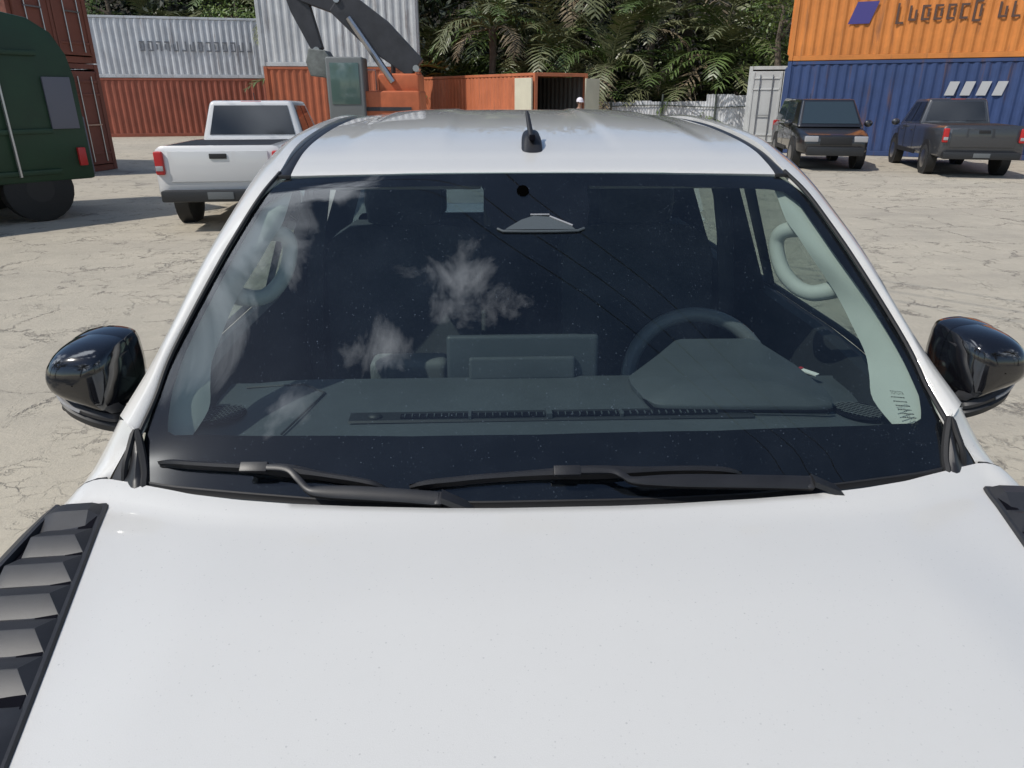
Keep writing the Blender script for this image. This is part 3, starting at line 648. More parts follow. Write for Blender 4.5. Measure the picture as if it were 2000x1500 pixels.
# ---- wipers
def wiper(bp,ap,nm):
    rows=[]; B=cr([(u,v,0) for u,v in bp],36); n=len(B)
    for k,p in enumerate(B):
        t=k/(n-1); w=.15+.85*min(1,min(t,1-t)/.07)**.6; mid=math.exp(-((t-.5)/.09)**2)
        base=S(p.x,p.y-.012,.003); up=(S(p.x,p.y,.02)-S(p.x,p.y,0)).normalized(); dn=(S(p.x,p.y-.02,0)-S(p.x,p.y,0)).normalized(); c=S(p.x,p.y,0)
        hh=(.015+.006*mid)*w+.004
        rows.append([c+up*.002+dn*.008,c+up*(hh*.55)+dn*(.009*w+.005*mid),c+up*hh+dn*(.004+.004*mid),c+up*(hh+.0015)-dn*.002*w,c+up*(hh*.9)-dn*(.006*w+.004*mid),c+up*.010-dn*.006*w,c+up*.002-dn*.002])
    bl=MB().loft(rows,closed=True,caps=True).build('wiper_blade',PLAST2,TR,smooth=32)
    # claw at the middle
    A=[S(u,v,h) for u,v,h in ap]; n=len(A)
    arm=MB(); R0=[]
    C=cr(A,40)
    for k,p in enumerate(C):
        t=k/40; tg=(C[min(k+1,40)]-C[max(k-1,0)]).normalized(); up=Vector((0,-.62,.78)); sd=tg.cross(up).normalized(); up=sd.cross(tg).normalized()
        w=.0060+.0075*sst(.42,.75,t); h=.003+.005*sst(.38,.55,t)
        R0.append([p+sd*w*math.copysign(abs(math.cos(a))**.5,math.cos(a))+up*h*math.copysign(abs(math.sin(a))**.5,math.sin(a)) for a in [2*PI*q/12 for q in range(12)]])
    arm.loft(R0,closed=True,caps=True); ao=arm.build('wiper_arm',PLAST2,TR,smooth=40)
    k=ap[0]; c=S(k[0],k[1],.033); c2=S(k[0]+.045*(1 if ap[1][0]>ap[0][0] else -1),k[1],.033); c0=S(k[0]-.02*(1 if ap[1][0]>ap[0][0] else -1),k[1],.033)
    m=(c0+c2)/2; MB().box(m,((c2-c0).length,.019,.010),rx=R(38),rz=math.atan2((c2-c0).y,(c2-c0).x)).build('wiper_clip',PLAST2,bl,bevel=.002)
    e=C[-1]; MB().box(e,(.013,.026,.014),rx=R(30)).build('wiper_hinge',VENTP,ao,bevel=.003)
    # fixed head beyond the hinge going under the hood
    sgn=1 if ap[-1][0]>ap[0][0] else -1
    e2=MB(); e2.loft([[e+Vector((sgn*.006,dy,dz)) for dy,dz in ((-.014,0),(-.012,.010),(.012,.014),(.014,.0))],[e+Vector((sgn*.05,dy-.008,dz-.016)) for dy,dz in ((-.014,0),(-.012,.010),(.010,.012),(.014,.0))],[e+Vector((sgn*.12,dy-.03,dz-.070)) for dy,dz in ((-.010,0),(-.008,.006),(.008,.008),(.010,.0))]],closed=True,caps=True)
    e2.build('wiper_pivot_head',PLAST2,ao)
wiper([(-.958,.136),(-.86,.117),(-.752,.102),(-.643,.087),(-.546,.070),(-.48,.058),(-.414,.043)],[(-.730,.090,.034),(-.70,.089,.034),(-.64,.081,.036),(-.615,.058,.038),(-.592,.032,.034),(-.560,.026,.034),(-.474,.020,.034),(-.36,.010,.034),(-.285,.002,.034)],'left')
wiper([(-.356,.045),(-.25,.052),(-.167,.058),(.006,.065),(.168,.066),(.294,.069),(.38,.068),(.465,.062)],[(.015,.062,.034),(.05,.062,.034),(.130,.060,.036),(.16,.048,.038),(.186,.036,.034),(.252,.034,.034),(.36,.032,.034),(.50,.029,.034),(.618,.026,.034)],'right')
# ---- door mirrors
def door_mirror(s):
    O=[(.812,1.415),(.822,1.436),(.850,1.446),(.890,1.449),(.930,1.444),(.962,1.430),(.985,1.405),(.996,1.372),(.990,1.345),(.972,1.325),(.935,1.305),(.885,1.283),(.845,1.268),(.822,1.272),(.812,1.30),(.808,1.36)]
    L=cr([(a,0,b) for a,b in O]+[(O[0][0],0,O[0][1])],64)[:-1]
    cx,cz=.900,1.368; KX,KZ,DX,DYM,DZM=.76,.78,.016,.045,-.008
    Q=lambda x,y,z:mir((cx+(x-cx)*KX+DX,(y-.1)*.85+.1+DYM,cz+(z-cz)*KZ+DZM),s)
    def ring(y,k,dz=0,dx=0): return [Q(cx+(p.x-cx)*k+dx,y,cz+(p.z-cz)*k+dz) for p in L]
    body=MB().loft([ring(.175,.90,.004),ring(.172,.97,.004),ring(.155,1.0,.003),ring(.12,1.0,.002),ring(.108,.995)],closed=True).build('door_mirror',GLOSSB,TR,smooth=60)
    gm=MB().loft([ring(.160,.93,.003),ring(.160,.02,.003)],closed=True).build('mirror_glass',CHROME,body)
    # cap dome
    rg=[(.106,1.0,0),(.085,.995,0),(.058,.975,-.001),(.032,.93,-.003),(.010,.85,-.006),(-.004,.72,-.008),(-.012,.52,-.009),(-.016,.28,-.009),(-.017,.02,-.009)]
    MB().loft([ring(*a) for a in rg],closed=True).build('mirror_cap',GLOSSB,body,smooth=80)
    # turn-signal strip and lower black housing
    lo=[(.992,.07,1.325),(.978,.04,1.305),(.95,.020,1.288),(.91,.008,1.272),(.87,.004,1.258),(.835,.010,1.246),(.815,.03,1.238)]
    C=cr(lo,24)
    MB().loft([[Q(*(p+Vector((0,dy,dz)))) for dy,dz in ((.03,.022),(.004,.022),(-.004,.012),(-.003,.003),(.01,.0),(.06,.0))] for p in C]).build('mirror_lower_trim',VENTP,body)
    MB().tube([Q(*(p+Vector((0,-.001,.008)))) for p in C[1:13]],.0048,6).build('turn_signal',LAMP,body)
    MB().loft([[Q(*(p+Vector((0,dy,dz)))) for dy,dz in ((.05,-.001),(.004,-.002),(-.003,-.010),(.002,-.028),(.02,-.038),(.09,-.034),(.10,.0))] for p in C]+[[mir(Vector((.78,.10,1.24))+Vector((0,dy*.6,dz*.7)),s) for dy,dz in ((.05,-.001),(.004,-.002),(-.003,-.010),(.002,-.028),(.02,-.038),(.09,-.034),(.10,.0))]]).build('mirror_housing',PLAST,body)
    # inner recess facing the car
    rc=[(.820,.02,1.272),(.835,.006,1.30),(.838,.012,1.35),(.828,.035,1.395),(.818,.07,1.41)]
    MB().loft([[Q(*(Vector(p)+Vector((dx,dy,0)))) for dx,dy in ((.014,-.012),(.004,-.008),(-.008,.004),(-.012,.02))] for p in cr(rc,14)]).build('mirror_air_blade',VENTP,body)
    MB().ell(Q(.975,.06,1.268),(.012,.012,.010)).build('side_camera',PLAST,body)
for s in (-1,1): door_mirror(s)
# ---- body sides, doors, bed, nose
def zo(y): return -.032*(1-sst(.08,.62,y))
def top_z(y):
    if y<-.05: return fender_z(y)-.09
    return 0.98
def push(p,k):
    'move a trim point a little deeper into the cabin'
    return (p[0]+.42*k,p[1]+k,p[2]-.22*k)
for s in (-1,1):
    def arch(y,c,r=.42):
        d=abs(y-c); return .38+math.sqrt(max(0,r*r-d*d)) if d<r else 0
    def panel(y0,y1,topf,nm,inset=0,axle=None,n=30):
        rows=[]
        for k in range(n+1):
            y=y0+(y1-y0)*k/n; zb=.42
            if axle is not None: zb=max(zb,arch(y,axle))
            zt,xt=topf(y); pts=[]
            for q in range(9):
                t=q/8; z=zt+(zb-zt)*t
                x=xt+(.948-xt)*sst(0,.35,t)-.035*sst(.6,1,t)
                pts.append(mir((x,y,z),s))
            rows.append(pts)
        return MB().loft(rows).build(nm,PAINT,TR,smooth=50)
    panel(-1.20,-.056,lambda y:(hz(.93,y)-.085,.942),'front_fender',axle=-.62)
    fd=panel(.20,1.02,lambda y:(1.262+zo(y),.845),'front_door')
    rd=panel(1.03,1.98,lambda y:(1.268,.845),'rear_door',axle=None)
    panel(2.10,3.90,lambda y:(1.16,.90),'bed_side',axle=2.46,n=40)
    for dr,y in ((fd,.86),(rd,1.82)):
        MB().tube([mir((.955,y-.12,1.06),s),mir((.972,y-.09,1.06),s),mir((.972,y+.03,1.06),s),mir((.955,y+.06,1.06),s)],.012,6).build('handle',PAINT,dr)
    # rear part of cab side and window frames
    MB().loft([[mir(p,s) for p in ((.84,1.98,1.27),(.95,1.99,1.0),(.92,1.99,.42))],[mir(p,s) for p in ((.82,2.07,1.27),(.93,2.07,1.0),(.90,2.07,.42))]]).build('cab_corner',PAINT,TR)
    g=MB(); ob=cr(OUT,60)
    def ox(y):
        for p,q2 in zip(ob,ob[1:]):
            if p.y<=y<=q2.y: t=(y-p.y)/(q2.y-p.y+1e-9); return p+(q2-p)*t
        return ob[-1]
    ysd=[.10+1.86*i/50 for i in range(51)]; rows=[]
    for y in ysd:
        a=ox(y); zt=a.z-.03; xt=a.x; rows.append([mir((xt+(.835-xt)*t,y,zt+(1.275+zo(y)-zt)*t),s) for t in [q/6 for q in range(7)]])
    g.loft(rows).build('side_window',SIDEGLASS,TR)
    fr2=MB()
    for yb,w in ((1.07,.12),(1.90,.16)):
        a=ox(yb); fr2.loft([[mir((a.x+.004+dx,yb-w/2,a.z-.02),s),mir((a.x+.004+dx,yb+w/2,a.z-.02),s)] if dx is not None else None for dx in (0,)]+[[mir((.842,yb-w/2+.02,1.27),s),mir((.842,yb+w/2,1.27),s)]])
    fr2.build('door_frame',PLAST2,TR)
    MB().tube([mir((.846,y,1.276+zo(y)),s) for y in (.10,.2,.3,.4,.5,.6,1.2,1.96)],.009,6).build('belt_moulding',RUBBER,TR)
    # inner door panels and pillars
    di=MB(); di.loft([[mir(p,s) for p in ((.835,y,1.272+zo(y)),(.80,y,1.285+zo(y)),(.775,y,1.277+zo(y)),(.745,y,1.20),(.73,y,1.0),(.72,y,.5))] for y in (.05,.15,.25,.35,.45,.6,.95,1.0,1.4,1.95)]); di.build('door_trim',DASHD,TR)
    bp=MB()
    for yb,w in ((1.09,.22),(1.82,.50)):
        bp.loft([[mir(p,s) for p in ((.60,yb-w*.4,1.735),(.625,yb-w/2,1.70),(.79,yb-w/2,1.27),(.74,yb-w/2,.9))],[mir(p,s) for p in ((.60,yb+w*.4,1.735),(.60,yb+w/2,1.70),(.75,yb+w/2,1.27),(.71,yb+w/2,.9))]])
    bp.build('pillar_trim',CABIN,TR)
    belt=MB().tube([mir(p,s) for p in ((.62,1.07,1.66),(.66,1.06,1.45),(.70,1.05,1.1),(.68,1.05,.8))],.012,6,flat=2.5).build('seat_belt',CABIN,TR)
    # roof side inner rail
    MB().loft([[mir((p.x-.01,p.y,p.z-.035),s),mir((.60,p.y,p.z-.03+.03),s)] for p in ob[33:]]).build('roof_side_trim',HEAD,TR)
    # A-pillar trim with grab handle
    tp=[(.566,.474,1.664),(.572,.452,1.640),(.586,.425,1.597),(.605,.395,1.566),(.625,.365,1.531),(.671,.30,1.453),(.689,.23,1.393),(.699,.18,1.350),(.694,.14,1.315),(.690,.10,1.275),(.712,.02,1.235)]
    a=cr(tp,40); rows=[]
    for k,p in enumerate(a):
        t=k/40; v=.965-.835*t; e=S(.985,v,-.010); m=p+(e-p)*.35
        up=Vector((-.6,-.55,.45)).normalized()
        rows.append([mir(x,s) for x in (p+Vector((.045,.05,-.01)),p+Vector((.022,.022,-.010)),p+Vector((.006,.005,-.004)),p,p+(e-p)*.10+up*.001,m+up*.004,p+(e-p)*.7+up*.002,e)])
    tr=MB().loft(rows).build('pillar_trim_cover',TRIM,TR,smooth=50)
    hd=cr([(.648,.425,1.572),(.618,.430,1.576),(.590,.445,1.566),(.583,.455,1.543),(.585,.445,1.512),(.596,.42,1.474),(.618,.388,1.446),(.642,.360,1.438),(.666,.340,1.446),(.695,.330,1.458)],40)
    MB().tube([mir(p,s) for p in hd],[.022-.006*math.sin(PI*k/40)**.5 for k in range(41)],10,flat=1.1).build('grab_handle',TRIM,tr,smooth=60)
# rear wall, rear window, floor, bed
b=MB(); b.box((0,2.07,.86),(1.62,.03,.84)); b.build('cab_rear_panel',PAINT,TR)
MB().loft([[(-.80,2.055,1.27),(.80,2.055,1.27)],[(-.60,2.05,1.74),(.60,2.05,1.74)]]).build('rear_window',glass_mat('tinted_rear_glass',(.22,.30,.36)),TR)
rwf=MB(); rwf.box((0,2.04,1.72),(1.24,.03,.07)); rwf.box((0,2.045,1.29),(1.5,.03,.07)); rwf.build('rear_window_frame',CABIN,TR)
b=MB(); b.box((0,1.0,.50),(1.50,2.1,.04)); b.box((0,-.02,.80),(1.44,.04,.6)); b.box((0,2.02,.85),(1.46,.03,.8)); b.build('cab_floor',CABIN,TR)
b=MB(); b.box((0,3.0,.72),(1.76,1.8,.04)); b.box((0,3.89,.90),(1.76,.06,.52)); b.box((0,2.13,.90),(1.76,.04,.52)); b.build('bed',PAINT,TR)
b=MB(); b.loft([[(x,-1.20-.09*(1-(x/.94)**2)-dy,z) for x in [-.94+1.88*i/20 for i in range(21)]] for dy,z in ((0,.98),(.03,.9),(.05,.75),(.06,.6),(.03,.45))]); b.build('front_bumper',PLAST,TR)
for y in (-.62,2.46):
    for s in (-1,1):
        w=empty('wheel'); w.parent=TR; w.location=(s*.80,y,.39)
        MB().tube([(-.12,0,0),(-.10,0,0),(.10,0,0),(.12,0,0)],[.33,.39,.39,.33],28).build('tyre',TYRE,w)
        MB().tube([(s*.125,0,0),(s*.128,0,0)],[.25,.24],20).build('rim',RIM,w)
# ---- dashboard
DZ=1.212
def dz(x,y): return DZ+.012*sst(.0,.35,y)-.02*sst(.55,.85,abs(x))
rows=[]
for y in [-.02+.41*i/24 for i in range(25)]:
    rows.append([(x,y+.10*(abs(x)/.75)**2*(1-sst(.1,.35,y)),dz(x,y)) for x in [-.76+1.52*i/40 for i in range(41)]])
rows+= [[(x,.400,DZ) for x in [-.76+1.52*i/40 for i in range(41)]],[(x,.415,DZ-.04) for x in [-.76+1.52*i/40 for i in range(41)]],[(x,.45,DZ-.16) for x in [-.76+1.52*i/40 for i in range(41)]],[(x,.40,.75) for x in [-.76+1.52*i/40 for i in range(41)]]]
dash=MB().loft(rows).build('dashboard',DASH,TR,smooth=40)
# passenger side lid seam
MB().tube([(-.70,.36,dz(.7,.36)+.003),(-.56,.355,dz(.56,.35)+.003),(-.50,.30,dz(.5,.3)+.003),(-.55,.10,dz(.55,.1)+.003)],.0022,5).build('dash_seam',DASHD,dash)
# defroster outlet
dv=MB(); y0=.145
dv.loft([[( x,y,dz(x,y)+h) for x,y in ([(-.42+.88*i/20,yy) for i in range(21)])] for yy,h in ((y0+.045,.001),(y0+.040,.007),(y0+.004,.006),(y0,.002))])
dvo=dv.build('defroster_outlet',DASHD,dash,smooth=25)
sl_=MB(); 
for x0,x1 in ((-.31,-.165),(-.155,.0),(.02,.165),(.175,.38)):
    sl_.box(((x0+x1)/2,y0+.018,DZ+.0125),(x1-x0,.020,.004))
sl_.build('defroster_slot',FRIT,dvo,smooth=0)
rb=MB()
for i in range(44):
    x=-.30+.68*i/43; rb.box((x,y0+.016,DZ+.0155),(.0022,.014,.004))
rb.box((0.012,y0+.02,DZ+.016),(.012,.036,.012)); rb.box((-.160,y0+.02,DZ+.014),(.006,.034,.009)); rb.box((.170,y0+.02,DZ+.014),(.006,.034,.009))
rb.build('defroster_rib',DASH,dvo,smooth=0)
MB().ell((-.365,y0+.020,DZ+.012),(.016,.013,.008)).build('sun_sensor',DASHD,dvo)
# speaker grilles
for s,cx,cy in ((1,.715,.185),(-1,-.715,.215)):
    g=MB()
    for k in range(13):
        t=(k-6)/6.6; w=math.sqrt(max(0,1-t*t)); d1=Vector((.8,.6*s*-1,0)).normalized(); d2=Vector((-d1.y,d1.x,0)); c=Vector((cx,cy,0))+d1*t*.055
        a,bq=c-d2*w*.036,c+d2*w*.036
        g.tube([(a.x,a.y,dz(cx,cy)+.0075),(bq.x,bq.y,dz(cx,cy)+.0075)],.0011,4)
    for k in range(7):
        t=(k-3)/3.6; w=math.sqrt(max(0,1-t*t)); d1=Vector((.8,.6*s*-1,0)).normalized(); d2=Vector((-d1.y,d1.x,0)); c=Vector((cx,cy,0))+d2*t*.036
        a,bq=c-d1*w*.055,c+d1*w*.055
        g.tube([(a.x,a.y,dz(cx,cy)+.0085),(bq.x,bq.y,dz(cx,cy)+.0085)],.0011,4)
    sp=g.build('speaker_grille',DASH,dash,smooth=0)
    MB().loft([[(cx+.064*q*math.cos(a)*.9,cy+.050*q*math.sin(a),dz(cx,cy)+.0045) for a in [2*PI*i/20 for i in range(20)]] for q in (.01,1)],closed=True).build('speaker_hole',FRIT,sp,smooth=0)
# instrument hood
bn=MB()
def brow(l,z): return [(x,y,z+dz_) for x,y,dz_ in l]
top=[(.218,.335,.022),(.218,.300,.018),(.232,.225,.014),(.250,.195,.012),(.272,.184,.012),(.42,.172,.012),(.600,.164,.012),(.640,.168,.014),(.654,.195,.017),(.655,.235,.022),(.628,.34,.042),(.570,.455,.066),(.555,.468,.068),(.375,.470,.068),(.355,.460,.067),(.300,.400,.052)]
c0=Vector((.41,.28,0))
R0=[]
for k,dzv in ((.97,-.030),(1.0,-.010),(1.0,-.002),(.975,.002)):
    R0.append([(c0.x+(x-c0.x)*k,c0.y+(y-c0.y)*k,1.222+z+dzv) for x,y,z in top])
R0.append([(c0.x+(x-c0.x)*.5,c0.y+(y-c0.y)*.5,1.222+.044) for x,y,z in top]); R0.append([(c0.x,c0.y,1.222+.046)]*len(top))
bn.loft(R0,closed=True).build('instrument_hood',DASH,dash,smooth=40)
MB().tube(cr([(.228,.285,1.232),(.240,.200,1.228),(.268,.174,1.226),(.43,.162,1.226),(.60,.154,1.226),(.638,.160,1.226)],30),.0035,6).build('hood_edge_shadow',FRIT,dash)  # black tube painting the shadow under the instrument hood's front edge
# centre display
cs=MB(); cs.box((-.033,.415,1.266),(.375,.022,.115),rx=R(-8)); scr=cs.build('centre_display',mat('display_shell',(.06,.07,.08),.5),dash,bevel=.012,bseg=4)
c2=MB(); c2.box((-.035,.392,1.246),(.262,.018,.058),rx=R(-14)); c2.build('display_rear_cover',DASH,scr,bevel=.010,bseg=4)
# steering wheel
sw=MB(); cc=Vector((.446,.515,1.148)); ax=Euler((R(60),0,0)).to_matrix(); rad=.190
sw.tube([cc+ax@Vector((rad*math.cos(a),rad*math.sin(a),0)) for a in [2*PI*i/64 for i in range(65)]],.0205,12,caps=False)
swo=sw.build('steering_wheel',mat('wheel_leather',(.15,.16,.17),.36,bump=(900,.2)),TR,smooth=80)
hb=MB(); hb.ell(cc+ax@Vector((0,-.01,-.01)),(.075,.035,.065)); hb.build('steering_hub',PLAST,swo)
for a in (0,PI,-PI/2):
    MB().tube([cc+ax@Vector((.05*math.cos(a),.05*math.sin(a),0)),cc+ax@Vector((rad*.97*math.cos(a),rad*.97*math.sin(a),0))],.018,8,flat=.5).build('steering_spoke',PLAST,swo)
# seats
def seat(x,y,w,nm):
    b=MB(); b.loft([[(x+dx*w/2*k,yy,zz-abs(dx)**3*-.03) for dx in [-1+.2*i for i in range(11)]] for yy,zz,k in ((y-.30,.80,.9),(y-.28,.88,.96),(y-.18,.915,1),(y+.05,.895,1),(y+.2,.885,1))])
    se=b.build(nm,SEAT,TR,smooth=60)
    b=MB(); b.loft([[(x+dx*w/2*k,yy-abs(dx)**3*.05,zz) for dx in [-1+.2*i for i in range(11)]]+[(x+dx*w/2*k,yy+.11,zz) for dx in [1-.2*i for i in range(11)]] for yy,zz,k in ((y+.12,.86,.97),(y+.16,1.0,1),(y+.20,1.2,1),(y+.235,1.36,1.0),(y+.25,1.42,.92),(y+.27,1.455,.70))],closed=True,caps=True); b.build('seat_back',SEAT,se,smooth=60)
    b=MB(); b.loft([[(x+.13*k*math.copysign(abs(math.cos(a))**.5,math.cos(a)),y+.27+.045*k*math.sin(a),zz) for a in [2*PI*i/20 for i in range(20)]] for zz,k in ((1.455,.7),(1.465,.95),(1.53,1.02),(1.60,.97),(1.615,.75))],closed=True,caps=True); b.build('headrest',SEAT,se,smooth=60)
seat(-.40,.98,.52,'seat'); seat(.40,.98,.52,'seat')
b=MB(); b.box((0,1.68,.90),(1.36,.5,.16)); b.box((0,1.93,1.14),(1.36,.12,.5),rx=R(-10)); rb_=b.build('rear_bench',SEAT,TR,bevel=.04,bseg=3)
for x in (-.42,.42): MB().box((x,1.96,1.46),(.26,.09,.15)).build('headrest',SEAT,rb_,bevel=.03,bseg=3)
CON=mat('console_grey_leather',(.12,.13,.135),.6,bump=(600,.3))
b=MB(); b.box((-.02,.98,.93),(.20,.42,.15)); b.build('centre_armrest',CON,TR,bevel=.03,bseg=3)
b=MB(); b.box((-.335,.62,1.14),(.215,.10,.115),rx=R(-4)); b.build('seat_shoulder_pad',CON,TR,bevel=.026,bseg=4)  # grey block for the seat shoulder, set forward where sun reaches it
# interior rear-view mirror and sun visors
b=MB(); b.box((.0,.63,1.585),(.25,.022,.07),rx=R(8)); mo=b.build('rear_view_mirror',PLAST,TR,bevel=.010,bseg=3)
b=MB(); b.tube([(0,.60,1.60),(0,.56,1.63)],.012,8); b.build('mirror_stalk',PLAST,mo)
for s in (-1,1): MB().box((s*.33,.60,1.678),(.40,.17,.016),rx=R(8)).build('sun_visor',HEAD,TR,bevel=.006)
# paper tag on the driver's side of the dash
b=MB(); b.box((.668,.36,1.2385),(.052,.014,.003),rz=R(-58),rx=R(6)); tg=b.build('paper_tag',WHITEP,dash,smooth=0)
b=MB(); b.box((.656,.379,1.2415),(.009,.013,.002),rz=R(-58),rx=R(6)); b.build('tag_print',RED,tg,smooth=0)
# ================================================================== OTHER VEHICLES
def rrect(w,z0,z1,r,y,n=4):
    pts=[]
    for cx,cz,a0 in ((w-r,z1-r,0),(-w+r,z1-r,PI/2),(-w+r,z0+r*.6,PI),(w-r,z0+r*.6,1.5*PI)):
        for q in range(n+1):
            a=a0+PI/2*q/n; pts.append((cx+r*math.cos(a),y,cz+(r if a0<PI else r*.6)*math.sin(a)))
    return pts
def vehicle(name,label,cat,loc,rz,col,L=5.2,w=.92,kind='pickup',group=None,belt=1.12,top=1.78,ride=.42,glass=DARKGLASS):
    """origin on the ground at the centre, nose towards +y"""
    e=empty(name,(loc[0],loc[1],0),rz,label=label,cat=cat,group=group); pm=mat(name+'_paint',col,.35,coat=1,coat_rough=.03)
    h=L/2
    if kind=='pickup': cab=(-.35,1.35); st=[(-h,.86,.55,1.14),(-h+.05,.90,.45,1.20),(-1.0,w,.42,1.20),(-.4,w,.42,1.18),(.9,w,.42,1.16),(1.3,w,.42,1.14),(h-.35,w*.97,.42,1.05),(h-.06,w*.86,.45,.98),(h,w*.78,.50,.90)]
    else: cab=(-h+.15,1.05); st=[(-h,.80,.55,1.02),(-h+.08,.88,.42,1.12),(-1.0,w,.40,belt+.03),(.9,w,.40,belt),(1.2,w,.40,belt-.04),(h-.4,w*.96,.42,.98),(h-.06,w*.86,.45,.90),(h,w*.78,.50,.80)]
    b=MB(); b.loft([rrect(ww,z0,z1,.15,y) for y,ww,z0,z1 in st],closed=True,caps=True)
    body=b.build('body',pm,e,smooth=45)
    y0,y1=cab; zb=belt; bot=[(-w*.93,y0,zb),(w*.93,y0,zb),(w*.93,y1+.45,zb-.06),(-w*.93,y1+.45,zb-.06)]; rf=.30 if kind=='pickup' else .28
    ru=.16 if kind=='pickup' else .30
    tp=[(-w*.74,y0+ru,top),(w*.74,y0+ru,top),(w*.74,y1-.25,top-.02),(-w*.74,y1-.25,top-.02)]
    c=MB(); c.loft([bot,tp],closed=True,caps=True); c.build('cabin',pm,e,smooth=40,bevel=.085,bseg=4)
    def pane(i,j,a,bb,lo,hi,nm):
        A,B,Cc,D=Vector(bot[i]),Vector(bot[j]),Vector(tp[j]),Vector(tp[i]); n=(B-A).cross(D-A).normalized()
        f=lambda u,v:(A+(B-A)*u)*(1-v)+(D+(Cc-D)*u)*v
        q=[f(a,lo),f(bb,lo),f(bb,hi),f(a,hi)]
        q=[x+n*.004 for x in q]; MB().prism(q,n*.008).build(nm,glass,e,smooth=0)
    pane(0,1,.07,.93,.18,.88,'rear_window'); pane(2,3,.06,.94,.12,.90,'windscreen')
    for (i,j) in ((1,2),(3,0)):
        if i==1: pane(1,2,.06,.42,.15,.88,'side_window'); pane(1,2,.46,.80,.15,.88,'side_window')
        else: pane(3,0,.20,.54,.15,.88,'side_window'); pane(3,0,.58,.94,.15,.88,'side_window')
    for s in (-1,1):
        q=MB()
        for yy in ((y0+.12,y0+1.05,y1+.1) if kind=='pickup' else (-h+1.35,-.15,y1+.05)): q.box((s*(w+.001),yy,.83),(.006,.012,.60))
        q.box((s*(w+.002),(y0+y1)/2,.47),(.03,2.2,.10)); q.build('side_moulding',RUBBER,e,smooth=0)
        for yy in ((y0+.25,y0+1.2) if kind=='pickup' else (-.55,.55)): MB().box((s*(w+.012),yy+.2,.99),(.03,.17,.03)).build('door_handle',pm,e,bevel=.008)
    MB().box((0,y0+ru+.04,top-.03),(.34,.05,.04)).build('brake_light',RED,e,bevel=.01)
    MB().tube([(.0,y0+ru+.35,top),(.0,y0+ru+.28,top+.12)],.008,6).build('aerial',RUBBER,e)
    if kind=='pickup':
        MB().box((0,-h+.82,1.196),(w*1.55,1.35,.012)).build('bed_cover',RUBBER,e,smooth=0)
        MB().box((0,-h-.005,.92),(w*1.5,.02,.42)).build('tailgate',pm,e,bevel=.006); MB().box((0,-h-.022,1.06),(.24,.02,.07)).build('tailgate_handle',RUBBER,e,bevel=.008)
    else: MB().box((0,-h-.004,.93),(w*1.2,.02,.32)).build('tailgate',pm,e,bevel=.006)
    for s in (-1,1):
        tl=MB().box((s*w*.885,-h+.01,.97),(.12,.12,.32)).build('tail_light',RED,e,bevel=.03,bseg=3); MB().box((s*w*.885,-h-.052,.90),(.10,.012,.07)).build('reversing_lamp',LAMP,tl,bevel=.006)
        MB().box((s*w*.66,h-.05,.80),(.34,.12,.15)).build('headlight',LAMP,e,bevel=.03,bseg=3)
        MB().ell((s*(w+.11),y1+.12,1.15),(.11,.06,.09)).build('door_mirror',pm,e)
        for y in (-h+1.05,h-.95):
            wh=empty('wheel'); wh.parent=e; wh.location=(s*(w-.10),y,.37)
            MB().tube([(-.12,0,0),(-.09,0,0),(.09,0,0),(.115,0,0)],[.31,.37,.37,.32],24).build('tyre',TYRE,wh)
            MB().tube([(s*.118,0,0),(s*.122,0,0)],[.23,.21],16).build('rim',RIM,wh)
            a=MB(); a.tube([(s*(w-.20),y,.40),(s*(w+.006),y,.40)],[.44,.44],24); a.build('wheel_arch',RUBBER,e)
    MB().box((0,-h-.06,.52),(w*1.8,.18,.16)).build('rear_bumper',PLAST,e,bevel=.03)
    MB().box((0,h+.01,.50),(w*1.55,.16,.22)).build('front_bumper',PLAST,e,bevel=.04)
    MB().box((0,h-.02,.76),(w*.85,.10,.20)).build('grille',RUBBER,e,bevel=.02)
    MB().box((0,-h-.155,.53),(.36,.012,.10)).build('licence_plate',CON,e,bevel=.003)
    return e
vehicle('parked_pickup','white double cab pickup parked facing away at the left, red tail light visible','pickup truck',(-4.1,12.1),R(4),(.62,.62,.62))
vehicle('parked_suv','black SUV parked nose out in front of the dark blue container','car',(9.5,20.2),R(168),(.012,.012,.014),L=4.7,kind='suv',glass=mat('sky_lit_windscreen',(.03,.045,.055),.05,spec=1))
vehicle('parked_pickup','dark grey pickup parked right of the black SUV with its red tail light toward us','pickup truck',(12.4,18.6),R(-16),(.035,.037,.042))
vehicle('parked_car','silver grey car parked at the far right beside the dark grey pickup','car',(16.2,18.2),R(-20),(.30,.31,.33),L=4.4,kind='suv')
# ---- green truck at far left
GREEN=mat('dark_green_paint',(.008,.036,.014),.5,noise=(1.5,.25)); GREYP=mat('grey_panel',(.12,.12,.145),.6)
gt=empty('refuse_truck',(-7.45,11.9,0),R(-39.7),label='dark green truck body with a rounded rear top standing at far left',cat='truck')
prof=[(-6.8,.60),(-6.8,3.0),(-.9,3.0),(-.5,2.93),(-.22,2.75),(-.06,2.45),(0,2.1),(0,.60)]
MB().prism([(-1.2,y,z) for y,z in prof],(2.4,0,0)).build('body',GREEN,gt,smooth=30,bevel=.05)
for i in range(6): MB().box((1.225,-6.2+i*.95,1.92),(.06,.10,1.9)).build('rib',GREEN,gt,bevel=.01)
MB().box((1.215,-.30,1.75),(.05,.40,.75)).build('side_panel',GREYP,gt,bevel=.01)
for z in (.75,1.35,2.45): MB().box((1.222,-3.6,z),(.05,6.2,.07)).build('rail',GREEN,gt,bevel=.01)
MB().tube([(1.26,-1.1,.7),(1.26,-1.1,2.7)],.025,6).build('grab_rail',STEEL,gt); MB().box((1.2,-.15,.95),(.1,.12,.28)).build('tail_light',RED,gt,bevel=.02)
